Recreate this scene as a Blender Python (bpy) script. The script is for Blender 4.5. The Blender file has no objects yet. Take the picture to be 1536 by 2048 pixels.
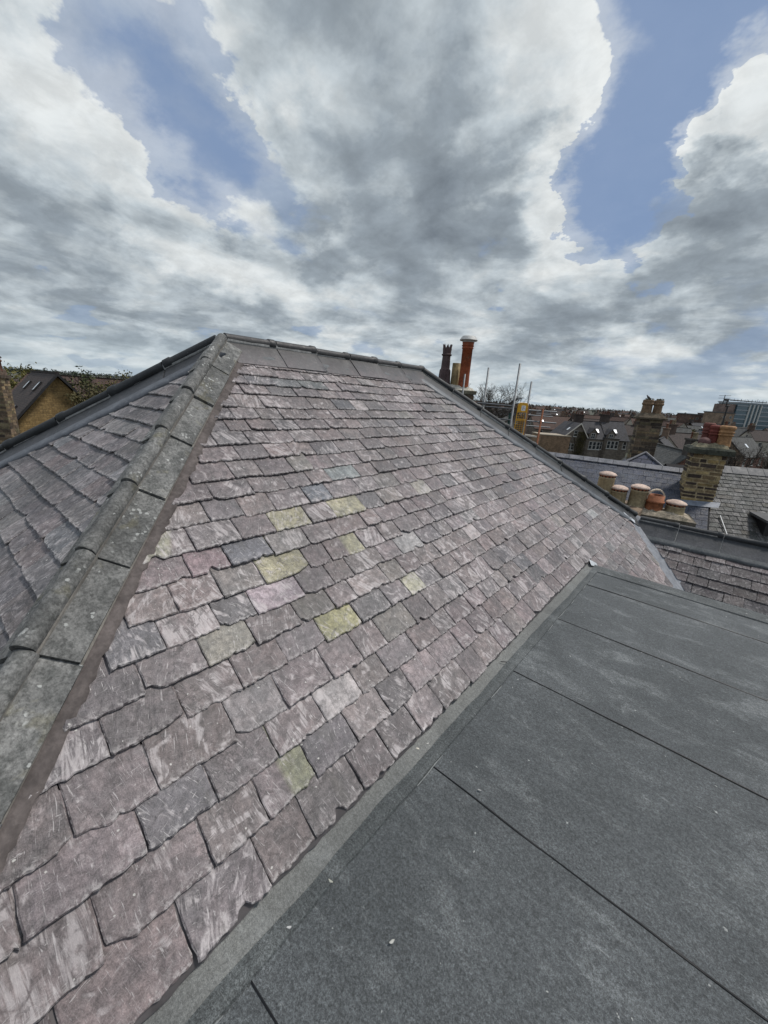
import bpy, bmesh, math, random
import numpy as np
from mathutils import Vector, Matrix

# ------------------------------------------------------------------ camera, sky, sun, exposure
FPX = 779.66
RM = Matrix(((0.75678045, -0.23610299, 0.60953977),
             (0.65022441, 0.17629991, -0.73900376),
             (0.06701919, 0.95560123, 0.28694025)))

def at(px, py, depth):
    """world point seen at photo pixel (1536x2048) at a forward depth in metres"""
    return RM @ Vector(((px - 768) / FPX * depth, -(py - 1024) / FPX * depth, -depth))

def dirpx(px, py):
    return at(px, py, 1.0).normalized()

scene = bpy.context.scene
cam_data = bpy.data.cameras.new('camera')
cam = bpy.data.objects.new('camera', cam_data)
scene.collection.objects.link(cam)
cam.matrix_world = RM.to_4x4()
cam_data.sensor_fit = 'VERTICAL'
cam_data.sensor_height = 36.0
cam_data.sensor_width = 27.0
cam_data.lens = 36.0 * FPX / 2048
cam_data.clip_start = 0.05
cam_data.clip_end = 9000
scene.camera = cam

scene.view_settings.view_transform = 'Standard'
scene.view_settings.look = 'None'
scene.view_settings.exposure = 0.0
scene.view_settings.gamma = 1.0

SUN_EL, SUN_AZ = math.radians(60), math.radians(36)     # azimuth: clockwise from +Y towards +X
SUN_DIR = Vector((math.sin(SUN_AZ) * math.cos(SUN_EL), math.cos(SUN_AZ) * math.cos(SUN_EL), math.sin(SUN_EL)))
sun_data = bpy.data.lights.new('sun', 'SUN')
sun_data.energy = 3.1
sun_data.angle = math.radians(9)
sun_data.color = (1.0, 0.955, 0.90)
sun = bpy.data.objects.new('sun', sun_data)
scene.collection.objects.link(sun)
sun.rotation_euler = SUN_DIR.to_track_quat('Z', 'Y').to_euler()

world = bpy.data.worlds.new("World")
scene.world = world
world.use_nodes = True
WT = world.node_tree
WT.nodes.clear()

class NB:
    """tiny node-graph builder"""
    def __init__(self, tree):
        self.t = tree
    def n(self, typ, **kw):
        nd = self.t.nodes.new(typ)
        for k, v in kw.items():
            setattr(nd, k, v)
        return nd
    def put(self, sock, v):
        if hasattr(v, 'is_linked') or isinstance(v, bpy.types.NodeSocket):
            self.t.links.new(v, sock)
        elif v is not None:
            if isinstance(v, (tuple, list)) and len(v) == 3 and sock.type == 'RGBA':
                v = (*v, 1)
            sock.default_value = v
    def math(self, op, a, b=None, c=None, clamp=False):
        nd = self.n('ShaderNodeMath', operation=op, use_clamp=clamp)
        for i, v in enumerate((a, b, c)):
            if v is not None:
                self.put(nd.inputs[i], v)
        return nd.outputs[0]
    def vmath(self, op, a, b=None, scale=None):
        nd = self.n('ShaderNodeVectorMath', operation=op)
        self.put(nd.inputs[0], a)
        if b is not None:
            self.put(nd.inputs[1], b)
        if scale is not None:
            self.put(nd.inputs['Scale'], scale)
        return nd.outputs['Value'] if op in ('DOT_PRODUCT', 'LENGTH', 'DISTANCE') else nd.outputs[0]
    def noise(self, vec, scale=5, detail=2, rough=0.5, distort=0.0, lac=2.0, color=False):
        nd = self.n('ShaderNodeTexNoise')
        if vec is not None:
            self.put(nd.inputs['Vector'], vec)
        self.put(nd.inputs['Scale'], scale)
        nd.inputs['Detail'].default_value = detail
        nd.inputs['Roughness'].default_value = rough
        nd.inputs['Lacunarity'].default_value = lac
        nd.inputs['Distortion'].default_value = distort
        return nd.outputs['Color' if color else 'Fac']
    def vor(self, vec, scale=5, feature='F1', out='Distance', rand=1.0):
        nd = self.n('ShaderNodeTexVoronoi', feature=feature)
        self.put(nd.inputs['Vector'], vec)
        self.put(nd.inputs['Scale'], scale)
        nd.inputs['Randomness'].default_value = rand
        return nd.outputs[out]
    def ramp(self, v, a, b, lo=0.0, hi=1.0, smooth=True):
        nd = self.n('ShaderNodeMapRange', interpolation_type='SMOOTHSTEP' if smooth else 'LINEAR')
        self.put(nd.inputs['Value'], v)
        for k, x in (('From Min', a), ('From Max', b), ('To Min', lo), ('To Max', hi)):
            self.put(nd.inputs[k], x)
        return nd.outputs['Result']
    def mix(self, fac, a, b, blend='MIX'):
        nd = self.n('ShaderNodeMix', data_type='RGBA', blend_type=blend)
        self.put(nd.inputs[0], fac)
        self.put(nd.inputs[6], a)
        self.put(nd.inputs[7], b)
        return nd.outputs[2]
    def xyz(self, x, y, z):
        nd = self.n('ShaderNodeCombineXYZ')
        for i, v in enumerate((x, y, z)):
            self.put(nd.inputs[i], v)
        return nd.outputs[0]
    def sep(self, v):
        nd = self.n('ShaderNodeSeparateXYZ')
        self.put(nd.inputs[0], v)
        return nd.outputs
    def scalev(self, v, s):
        nd = self.n('ShaderNodeMapping')
        self.put(nd.inputs['Vector'], v)
        nd.inputs['Scale'].default_value = s
        return nd.outputs[0]

# ---- clouds: a layer of noise in world directions, thickened or opened where the real clouds and blue gaps stand
#        azimuth/elevation centre via a direction, angular radius (deg), weight
COVER = [((230, 170), 9, -.40), ((320, 230), 10, -.55), ((430, 300), 9, -.5), ((540, 365), 9, -.62), ((600, 395), 5, -.35), ((160, 90), 7, -.22),
         ((470, 180), 9, -.30), ((430, 20), 8, -.2),
         ((1280, 270), 14, -1.0), ((1230, 330), 9, -.62), ((1420, 90), 21, -.45), ((1260, 60), 9, -.2),
         ((1290, 210), 11, -.5), ((300, 410), 4, -.2), ((320, 60), 13, .28), ((60, 40), 12, .35), ((480, 110), 9, .26), ((700, 120), 14, .4), ((690, 330), 10, .45), ((230, 320), 7, .32),
         ((1350, 330), 7, -.6), ((1200, 360), 6, -.3), ((1040, 20), 9, .4),
         ((80, 250), 12, .36), ((860, 240), 21, .55), ((1090, 120), 12, .62), ((1190, 150), 8, .50),
         ((555, 285), 6, .62), ((1460, 205), 5.5, 1.35), ((1495, 250), 6, .8), ((1480, 350), 8, .95), ((1390, 320), 4, .5), ((1350, 450), 16, .4), ((1050, 320), 9, .5),
         ((180, 560), 24, .30), ((900, 560), 26, .35), ((440, 460), 11, .45), ((560, 500), 11, .35), ((280, 470), 9, .3)]
DARK = [((850, 250), 22, .72), ((920, 350), 13, .40), ((640, 60), 10, .22), ((720, 330), 9, .15), ((1330, 500), 12, .50), ((1480, 470), 12, .35),
        ((1020, 540), 15, .28), ((130, 470), 16, .26), ((40, 220), 8, .22), ((600, 490), 12, .26), ((330, 560), 14, .2),
        ((1380, 590), 14, .30), ((1150, 600), 14, .25), ((850, 600), 13, .22), ((60, 640), 10, .12),
        ((1130, 130), 12, -.5), ((1190, 300), 9, -.3), ((80, 330), 10, -.28), ((1200, 410), 9, -.25), ((1450, 230), 8, -.4),
        ((560, 290), 8, -.3), ((1290, 700), 9, -.30), ((1000, 60), 14, -.3), ((1470, 350), 6, -.3), ((330, 400), 6, -.15), ((700, 420), 7, -.2)]

def blob_group(name, blobs):
    g = bpy.data.node_groups.new(name, 'ShaderNodeTree')
    g.interface.new_socket('Dir', in_out='INPUT', socket_type='NodeSocketVector')
    g.interface.new_socket('Sum', in_out='OUTPUT', socket_type='NodeSocketFloat')
    b = NB(g)
    gi, go = b.n('NodeGroupInput'), b.n('NodeGroupOutput')
    acc = None
    for (p, r, w) in blobs:
        d = b.vmath('DOT_PRODUCT', gi.outputs[0], tuple(dirpx(*p)))
        v = b.ramp(d, math.cos(math.radians(r)), 1.0, 0.0, w)
        acc = v if acc is None else b.math('ADD', acc, v)
    b.put(go.inputs[0], acc)
    return g

def cloud_density_group():
    g = bpy.data.node_groups.new('cloud_density', 'ShaderNodeTree')
    g.interface.new_socket('Dir', in_out='INPUT', socket_type='NodeSocketVector')
    g.interface.new_socket('Density', in_out='OUTPUT', socket_type='NodeSocketFloat')
    b = NB(g)
    gi, go = b.n('NodeGroupInput'), b.n('NodeGroupOutput')
    s = b.sep(gi.outputs[0])
    den = b.math('ADD', b.math('MAXIMUM', s[2], 0.0), 0.27)
    p = b.xyz(b.math('DIVIDE', s[0], den), b.math('DIVIDE', s[1], den), 3.7)
    warp = b.noise(p, 1.6, 3, .5, color=True)
    p2 = b.vmath('ADD', p, b.vmath('SCALE', b.vmath('SUBTRACT', warp, (.5, .5, .5)), scale=.35))
    n1 = b.noise(p2, 1.9, 8, .60, .1)
    big = b.noise(p2, .8, 2, .5)
    n = b.math('ADD', b.math('MULTIPLY', b.math('SUBTRACT', n1, .5), 1.9), b.math('MULTIPLY', b.math('SUBTRACT', big, .5), .5))
    # puffy edges
    dw = b.noise(p, 3.2, 6, .60, color=True)
    d2 = b.vmath('NORMALIZE', b.vmath('ADD', gi.outputs[0], b.vmath('SCALE', b.vmath('SUBTRACT', dw, (.5, .5, .5)), scale=.30)))
    bl = b.n('ShaderNodeGroup'); bl.node_tree = blob_group('cover_blobs', COVER)
    b.put(bl.inputs[0], d2)
    # rounded cauliflower lumps
    pv = b.vmath('ADD', p, b.vmath('SCALE', b.vmath('SUBTRACT', dw, (.5, .5, .5)), scale=.16))
    v1 = b.vor(pv, 4.2); v2 = b.vor(pv, 9.5)
    n = b.math('ADD', n, b.math('ADD', b.math('MULTIPLY', b.math('SUBTRACT', .40, v1), .80), b.math('MULTIPLY', b.math('SUBTRACT', .40, v2), .26)))
    b.put(go.inputs[0], b.math('ADD', n, bl.outputs[0]))
    return g

wb = NB(WT)
tc = wb.n('ShaderNodeTexCoord')
DIR = tc.outputs['Generated']
sky = wb.n('ShaderNodeTexSky', sky_type='NISHITA')
sky.sun_disc = False
sky.sun_elevation = SUN_EL
sky.sun_rotation = SUN_AZ
sky.air_density = 1.0
sky.dust_density = 0.6
sky.ozone_density = 2.0
cg = cloud_density_group()
g1 = wb.n('ShaderNodeGroup'); g1.node_tree = cg
wb.put(g1.inputs[0], DIR)
g2 = wb.n('ShaderNodeGroup'); g2.node_tree = cg
wb.put(g2.inputs[0], wb.vmath('NORMALIZE', wb.vmath('ADD', DIR, tuple(SUN_DIR * 0.075))))
D1, D2 = g1.outputs[0], g2.outputs[0]
dz = wb.sep(DIR)[2]
D1b = wb.math('ADD', D1, wb.ramp(dz, .45, .05, 0, .22))
soft = wb.ramp(wb.noise(DIR, 2.3, 3, .5), .36, .62, .45, 2.4)
alpha = wb.ramp(wb.math('MULTIPLY', D1b, soft), -.26, .22)
veil = wb.ramp(D1b, -1.1, -.1, .04, .46)
alpha = wb.math('MAXIMUM', alpha, veil)
dk = wb.n('ShaderNodeGroup'); dk.node_tree = blob_group('dark_blobs', DARK)
dww = wb.noise(wb.scalev(DIR, (1, 1, 1.6)), 4.5, 5, .62, .3, color=True)
wb.put(dk.inputs[0], wb.vmath('NORMALIZE', wb.vmath('ADD', DIR, wb.vmath('SCALE', wb.vmath('SUBTRACT', dww, (.5, .5, .5)), scale=.42))))
slope = wb.math('MINIMUM', wb.math('MAXIMUM', wb.math('SUBTRACT', D1, D2), -.5), .38)
thick = wb.math('ADD', wb.ramp(D1b, .05, 1.0, 0, .20), wb.ramp(dk.outputs[0], -.5, 2.2, -.38, 1.0, smooth=False))
thick = wb.math('SUBTRACT', thick, wb.math('MULTIPLY', slope, .55))
thick = wb.math('ADD', thick, wb.ramp(dz, .40, .10, 0, .12))
pz = wb.math('ADD', wb.math('MAXIMUM', dz, 0.0), 0.30)
ds = wb.sep(DIR)
pc = wb.xyz(wb.math('DIVIDE', ds[0], pz), wb.math('DIVIDE', ds[1], pz), 9.1)
bil = wb.noise(pc, 5.0, 7, .60, .5)
bil2 = wb.noise(pc, 1.9, 6, .58, .4)
rid = wb.math('ABSOLUTE', wb.math('SUBTRACT', wb.noise(pc, 3.3, 7, .55, .3), .5))
pl = wb.math('ADD', wb.math('MAXIMUM', dz, 0.0), 0.13)
pb = wb.xyz(wb.math('DIVIDE', ds[0], pl), wb.math('DIVIDE', ds[1], pl), 4.4)
band = wb.noise(pb, 1.15, 7, .58, .5)
thick = wb.math('ADD', thick, wb.math('MULTIPLY', wb.math('SUBTRACT', bil, .5), .45))
thick = wb.math('ADD', thick, wb.math('MULTIPLY', wb.math('SUBTRACT', bil2, .5), .9))
thick = wb.math('SUBTRACT', thick, wb.math('MULTIPLY', wb.math('SUBTRACT', rid, .08), .9))
thick = wb.math('ADD', thick, wb.math('MULTIPLY', wb.math('SUBTRACT', band, .5), wb.ramp(dz, .55, .22, 0, 2.2)))
thick = wb.math('ADD', thick, .15)
thick = wb.ramp(thick, -.30, 1.36, 0, 1, smooth=False)
cr = wb.n('ShaderNodeValToRGB')
els = cr.color_ramp.elements
els[0].position = 0.0; els[0].color = (8.1, 8.4, 8.4, 1)
els[1].position = 1.0; els[1].color = (1.9, 2.25, 2.65, 1)
for pos, c in ((.21, (7.0, 7.4, 7.55, 1)), (.38, (5.2, 5.8, 6.2, 1)), (.60, (3.1, 3.6, 4.05, 1))):
    e = els.new(pos); e.color = c
wb.put(cr.inputs[0], thick)
blue = wb.mix(.72, wb.mix(1.0, sky.outputs[0], (.62, .62, .62), 'MULTIPLY'), (2.55, 3.6, 5.7))
blue = wb.mix(wb.ramp(dz, .75, 1.0, 0, .25), blue, (3.5, 4.6, 6.2))
puff = wb.noise(pc, 10.0, 5, .62, .3)
cloudcol = wb.mix(1.0, cr.outputs[0], wb.ramp(puff, .28, .72, .86, 1.08), 'MULTIPLY')
clouded = wb.mix(alpha, blue, cloudcol)
hz = wb.ramp(dz, .14, .0, 0, .45)
clouded = wb.mix(hz, clouded, (4.9, 5.9, 6.5))
below = wb.ramp(dz, -.005, -.08)
final = wb.mix(below, clouded, (1.0, 1.0, 1.0))
bg = wb.n('ShaderNodeBackground')
wb.put(bg.inputs[0], final)
bg.inputs[1].default_value = 0.1
wo = wb.n('ShaderNodeOutputWorld')
wb.put(wo.inputs[0], bg.outputs[0])
world.cycles.sampling_method = 'MANUAL'
world.cycles.sample_map_resolution = 512

# ------------------------------------------------------------------ helpers
random.seed(11)
RNG = np.random.default_rng(5)
COL = scene.collection
MATS = {}

def new_mat(name):
    m = bpy.data.materials.new(name)
    m.use_nodes = True
    t = m.node_tree
    t.nodes.clear()
    b = NB(t)
    out = b.n('ShaderNodeOutputMaterial')
    p = b.n('ShaderNodeBsdfPrincipled')
    b.t.links.new(p.outputs[0], out.inputs[0])
    MATS[name] = m
    return m, b, p

def setp(b, p, color=None, rough=None, metal=None, spec=None, height=None, bump=0.3, dist=0.01):
    if color is not None: b.put(p.inputs['Base Color'], color)
    if rough is not None: b.put(p.inputs['Roughness'], rough)
    if metal is not None: b.put(p.inputs['Metallic'], metal)
    if spec is not None: b.put(p.inputs['Specular IOR Level'], spec)
    if height is not None:
        bn = b.n('ShaderNodeBump')
        bn.inputs['Strength'].default_value = bump
        bn.inputs['Distance'].default_value = dist
        b.put(bn.inputs['Height'], height)
        b.put(p.inputs['Normal'], bn.outputs[0])

class MB:
    """collects shapes into one mesh"""
    def __init__(self):
        self.v = []; self.f = []; self.smooth = []; self.tint = []; self.mi = []
        self.cur = (1, 1, 1, 0); self.m = 0
    def add(self, vs, fs, smooth=False):
        o = len(self.v)
        self.v.extend([tuple(x) for x in vs])
        self.tint.extend([self.cur] * len(vs))
        for f in fs:
            self.f.append(tuple(i + o for i in f)); self.smooth.append(smooth); self.mi.append(self.m)
    def box(self, x0, x1, y0, y1, z0, z1, M=None):
        vs = [Vector((x, y, z)) for z in (z0, z1) for x, y in ((x0, y0), (x1, y0), (x1, y1), (x0, y1))]
        if M is not None: vs = [M @ v for v in vs]
        self.add(vs, [(3, 2, 1, 0), (4, 5, 6, 7), (0, 1, 5, 4), (1, 2, 6, 5), (2, 3, 7, 6), (3, 0, 4, 7)])
    def prism(self, pts, axis_vec, M=None):
        """polygon (3D points, planar) extruded along axis_vec"""
        n = len(pts); a = Vector(axis_vec)
        vs = [Vector(p) for p in pts] + [Vector(p) + a for p in pts]
        if M is not None: vs = [M @ v for v in vs]
        fs = [tuple(range(n))[::-1], tuple(range(n, 2 * n))] + [(i, (i + 1) % n, (i + 1) % n + n, i + n) for i in range(n)]
        self.add(vs, fs)
    def lathe(self, prof, seg=20, c=(0, 0, 0), M=None, smooth=True, cap=True):
        vs = []; fs = []
        for r, z in prof:
            for k in range(seg):
                a = 2 * math.pi * k / seg
                vs.append(Vector((c[0] + r * math.cos(a), c[1] + r * math.sin(a), c[2] + z)))
        for i in range(len(prof) - 1):
            for k in range(seg):
                k2 = (k + 1) % seg
                fs.append((i * seg + k, i * seg + k2, (i + 1) * seg + k2, (i + 1) * seg + k))
        if M is not None: vs = [M @ v for v in vs]
        self.add(vs, fs, smooth)
        if cap:
            n = len(prof)
            self.add(vs[:seg], [tuple(range(seg))[::-1]]); self.add(vs[-seg:], [tuple(range(seg))])
    def tube(self, p, q, r, r2=None, seg=8, cap=True):
        p = Vector(p); q = Vector(q); d = q - p
        if d.length < 1e-6: return
        M = Matrix.Translation(p) @ d.to_track_quat('Z', 'Y').to_matrix().to_4x4()
        self.lathe([(r, 0), (r if r2 is None else r2, d.length)], seg, M=M, cap=cap)
    def path(self, pts, r, seg=8):
        for a, b in zip(pts[:-1], pts[1:]):
            self.tube(a, b, r, seg=seg)
    def build(self, name, mat, parent=None, loc=None, rotz=0, bevel=0):
        me = bpy.data.meshes.new(name)
        me.from_pydata(self.v, [], self.f)
        mats = mat if isinstance(mat, (list, tuple)) else [mat]
        for m in mats:
            me.materials.append(MATS[m] if isinstance(m, str) else m)
        me.polygons.foreach_set('use_smooth', self.smooth)
        me.polygons.foreach_set('material_index', self.mi)
        a = me.attributes.new('tint', 'FLOAT_COLOR', 'POINT')
        a.data.foreach_set('color', np.array(self.tint, dtype=np.float32).ravel())
        me.update()
        o = bpy.data.objects.new(name, me)
        COL.objects.link(o)
        if parent is not None: o.parent = parent
        if loc is not None: o.location = loc
        o.rotation_euler.z = rotz
        if bevel:
            md = o.modifiers.new('bevel', 'BEVEL'); md.width = bevel; md.segments = 2; md.limit_method = 'ANGLE'
        return o

def tag(o, label=None, cat=None, group=None, kind=None):
    if label: o['label'] = label
    if cat: o['category'] = cat
    if group: o['group'] = group
    if kind: o['kind'] = kind
    return o

def thing(name, label, cat, loc=(0, 0, 0), rotz=0, group=None):
    o = bpy.data.objects.new(name, None)
    o.empty_display_size = 0.3
    COL.objects.link(o)
    o.location = loc; o.rotation_euler.z = rotz
    return tag(o, label, cat, group)

def copy_tree(o, parent=None, loc=None, rotz=None):
    c = o.copy(); COL.objects.link(c)
    if parent is not None: c.parent = parent
    if loc is not None: c.location = loc
    if rotz is not None: c.rotation_euler.z = rotz
    for ch in list(o.children):
        copy_tree(ch, c)
    return c

def grid_mesh(name, V, F, tint, locs, mat, parent=None, smooth=False):
    me = bpy.data.meshes.new(name)
    me.from_pydata(V.tolist(), [], F.tolist())
    a = me.attributes.new('tint', 'FLOAT_COLOR', 'POINT')
    a.data.foreach_set('color', tint.astype(np.float32).ravel())
    a = me.attributes.new('loc', 'FLOAT_VECTOR', 'POINT')
    a.data.foreach_set('vector', locs.astype(np.float32).ravel())
    me.materials.append(MATS[mat])
    if smooth: me.polygons.foreach_set('use_smooth', [True] * len(me.polygons))
    me.update()
    o = bpy.data.objects.new(name, me)
    COL.objects.link(o)
    if parent is not None: o.parent = parent
    return o

# ------------------------------------------------------------------ materials
def attr(b, name):
    return b.n('ShaderNodeAttribute', attribute_name=name)

def mat_slate(name, streak=1.0, rough=.62):
    m, b, p = new_mat(name)
    t = attr(b, 'tint'); l = attr(b, 'loc')
    L = l.outputs['Vector']; s = b.sep(L)            # x: across slate (m), y: up slope (m), z: random per slate
    seed = b.math('MULTIPLY', s[2], 37.0)
    ang = b.math('MULTIPLY', b.math('SUBTRACT', b.noise(b.xyz(seed, 3.3, 7.7), 1.0, 0), .5), 2.2)
    ca, sa = b.math('COSINE', ang), b.math('SINE', ang)
    u = b.math('SUBTRACT', b.math('MULTIPLY', s[0], ca), b.math('MULTIPLY', s[1], sa))
    v = b.math('ADD', b.math('MULTIPLY', s[0], sa), b.math('MULTIPLY', s[1], ca))
    gr = b.noise(b.xyz(b.math('MULTIPLY', u, 60), b.math('MULTIPLY', v, 9), seed), 1, 5, .6, .4)
    bl = b.noise(b.xyz(b.math('MULTIPLY', s[0], 9), b.math('MULTIPLY', s[1], 9), seed), 1, 4, .6, .6)
    md = b.noise(b.xyz(b.math('MULTIPLY', s[0], 34), b.math('MULTIPLY', s[1], 34), seed), 1, 6, .68, .5)
    fine = b.noise(b.xyz(s[0], s[1], s[2]), 230, 3, .7)
    T_ = t.outputs['Color']
    col = b.mix(b.ramp(bl, .32, .70), b.mix(1, T_, (.66, .67, .69), 'MULTIPLY'), b.mix(1, T_, (1.20, 1.18, 1.18), 'MULTIPLY'))
    col = b.mix(.8, col, b.mix(1, col, b.ramp(md, .30, .70, .55, 1.42), 'MULTIPLY'))
    col = b.mix(b.math('MULTIPLY', b.ramp(gr, .35, .7), .5 * streak), b.mix(1, col, (.78, .78, .79), 'MULTIPLY'), b.mix(1, col, (1.25, 1.23, 1.23), 'MULTIPLY'))
    col = b.mix(.55, col, b.mix(1, col, b.ramp(fine, .25, .75, .45, 1.55), 'MULTIPLY'))
    # chalky scuffs: broken patches, dragged along a direction of the slate's own
    sc1 = b.noise(b.xyz(b.math('MULTIPLY', s[0], 8), b.math('MULTIPLY', s[1], 8), b.math('ADD', seed, 5.1)), 1, 4, .6, 1.6)
    sc2 = b.noise(b.xyz(b.math('MULTIPLY', u, 42), b.math('MULTIPLY', v, 6), b.math('ADD', seed, 9.3)), 1, 5, .7, .8)
    amt = b.noise(b.xyz(seed, 11.0, 2.0), 1.7, 0)
    scm = b.math('MULTIPLY', b.ramp(b.math('ADD', sc1, b.math('MULTIPLY', b.math('SUBTRACT', amt, .5), .36)), .52, .63), b.ramp(sc2, .40, .60))
    col = b.mix(b.math('MULTIPLY', scm, .74 * streak), col, (.49, .45, .445))
    # curved flake edges in the riven face
    fl = b.math('ABSOLUTE', b.math('SUBTRACT', b.noise(b.xyz(b.math('MULTIPLY', s[0], 5.5), b.math('MULTIPLY', s[1], 5.5), b.math('ADD', seed, 21.0)), 1, 5, .55, .7), .5))
    flm = b.math('MULTIPLY', b.ramp(fl, .012, .003), b.ramp(b.noise(b.xyz(b.math('MULTIPLY', s[0], 6), b.math('MULTIPLY', s[1], 6), b.math('ADD', seed, 33.0)), 1, 2, .5), .50, .60))
    col = b.mix(b.math('MULTIPLY', flm, .60), col, (.055, .05, .05))
    # scratches, broken into short lengths
    f1 = b.noise(b.xyz(b.math('MULTIPLY', u, 150), b.math('MULTIPLY', v, 16), b.math('ADD', seed, 2.2)), 1, 3, .6, 1.0)
    f2 = b.noise(b.xyz(b.math('MULTIPLY', v, 130), b.math('MULTIPLY', u, 14), b.math('ADD', seed, 4.4)), 1, 3, .6, 2.2)
    lines = b.math('MAXIMUM', b.ramp(f1, .61, .71), b.math('MULTIPLY', b.ramp(f2, .63, .73), .9))
    col = b.mix(b.math('MULTIPLY', lines, .55), col, (.56, .53, .52))
    # a few lichen specks of uneven size
    wv = b.xyz(b.math('ADD', s[0], b.math('MULTIPLY', md, .022)), b.math('ADD', s[1], b.math('MULTIPLY', bl, .02)), seed)
    vd = b.vor(wv, 60); vc = b.sep(b.vor(wv, 60, out='Color'))
    spot = b.math('MULTIPLY', b.ramp(b.math('SUBTRACT', vd, b.math('MULTIPLY', vc[1], .14)), .14, .04), b.ramp(vc[0], .93, .95))
    col = b.mix(b.math('MULTIPLY', spot, .7), col, (.56, .55, .51))
    # dressed edges: broken pale arris
    e = b.math('MULTIPLY', t.outputs['Alpha'], b.ramp(b.noise(b.xyz(s[0], s[1], seed), 60, 4, .65), .46, .60))
    col = b.mix(b.math('MULTIPLY', e, .62), col, (.52, .49, .475))
    # weathering shared by neighbouring slates
    tcw = b.n('ShaderNodeTexCoord'); big = b.noise(tcw.outputs['Object'], 1.3, 5, .62, .6); big2 = b.noise(b.scalev(tcw.outputs['Object'], (1.5, 6, 1.5)), 1.6, 4, .6, .3)
    col = b.mix(.8, col, b.mix(1, col, b.ramp(big, .30, .70, .74, 1.24), 'MULTIPLY'))
    col = b.mix(b.math('MULTIPLY', b.ramp(big2, .56, .72), .22), col, (.115, .112, .095))
    h = b.math('ADD', b.math('MULTIPLY', gr, .5), b.math('ADD', b.math('MULTIPLY', bl, .7), b.math('ADD', b.math('MULTIPLY', fine, .25), b.math('MULTIPLY', md, .9))))
    r = b.ramp(bl, .3, .7, rough - .1, rough + .14)
    setp(b, p, col, r, spec=.42, height=h, bump=.8, dist=.005)

mat_slate('slate', .85, .56)
mat_slate('slate_calm', .45, .7)
mat_slate('slate_smooth', .08, .66)

def mat_tinted(name, rough=.8, scale=30, contrast=.5, bump=.4, spec=.3, spots=0, dist=.006, stain=None, stainamt=.5):
    """base colour from the 'tint' attribute, weathered by noise"""
    m, b, p = new_mat(name)
    t = attr(b, 'tint'); tc = b.n('ShaderNodeTexCoord'); P = tc.outputs['Object']
    a = b.noise(P, scale, 5, .65, .3); c = b.noise(P, scale * .18, 4, .6, .5)
    col = b.mix(b.ramp(c, .3, .7), b.mix(1, t.outputs['Color'], (1 - contrast * .55,) * 3, 'MULTIPLY'), b.mix(1, t.outputs['Color'], (1 + contrast * .35,) * 3, 'MULTIPLY'))
    col = b.mix(contrast, col, b.mix(1, col, b.ramp(a, .25, .75, .5, 1.5), 'MULTIPLY'))
    if stain:
        k = b.noise(P, scale * .11, 5, .7, .8)
        col = b.mix(b.math('MULTIPLY', b.ramp(k, .5, .66), stainamt), col, stain)
    if spots:
        vd = b.vor(P, spots); vc = b.vor(P, spots, out='Color')
        sp = b.math('MULTIPLY', b.ramp(vd, .30, .16), b.ramp(b.sep(vc)[0], .80, .84))
        col = b.mix(b.math('MULTIPLY', sp, .8), col, (.60, .60, .54))
    setp(b, p, col, rough, spec=spec, height=b.math('ADD', b.math('MULTIPLY', a, .6), c), bump=bump, dist=dist)

mat_tinted('stone_block', .88, 26, .6, .8, stain=(.05, .045, .038), stainamt=.55, dist=.012)
mat_tinted('clay', .75, 26, .55, .4, stain=(.07, .06, .045), stainamt=.45)
mat_tinted('mortar', .92, 45, .5, .7)
mat_tinted('render_cap', .92, 40, .7, .9, stain=(.045, .05, .03), stainamt=.5, dist=.015)
mat_tinted('plain', .7, 20, .3, .2)
mat_tinted('far_wall', .9, 1.2, .6, .1, stain=(.06, .05, .042), stainamt=.4)
mat_tinted('timber', .7, 18, .35, .3)

def mat_ridge():
    m, b, p = new_mat('ridge_clay')
    t = attr(b, 'tint'); tc = b.n('ShaderNodeTexCoord'); P = tc.outputs['Object']
    a = b.noise(P, 40, 5, .65); c = b.noise(P, 5, 5, .62, .7); d = b.noise(P, 14, 4, .6, .4)
    col = b.mix(b.ramp(c, .35, .68), (.060, .064, .070), (.125, .125, .132))
    col = b.mix(b.math('MULTIPLY', b.ramp(d, .52, .70), .6), col, (.16, .152, .158))
    col = b.mix(.5, col, b.mix(1, col, b.ramp(a, .25, .75, .5, 1.5), 'MULTIPLY'))
    col = b.mix(1, col, t.outputs['Color'], 'MULTIPLY')
    f = b.noise(b.scalev(P, (1, 1, 1)), 90, 2, .5, 2.0)
    col = b.mix(b.math('MULTIPLY', b.ramp(f, .70, .78), .5), col, (.4, .4, .4))
    setp(b, p, col, b.ramp(c, .3, .7, .45, .7), spec=.45, height=b.math('ADD', a, c), bump=.35, dist=.006)
mat_ridge()

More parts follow.
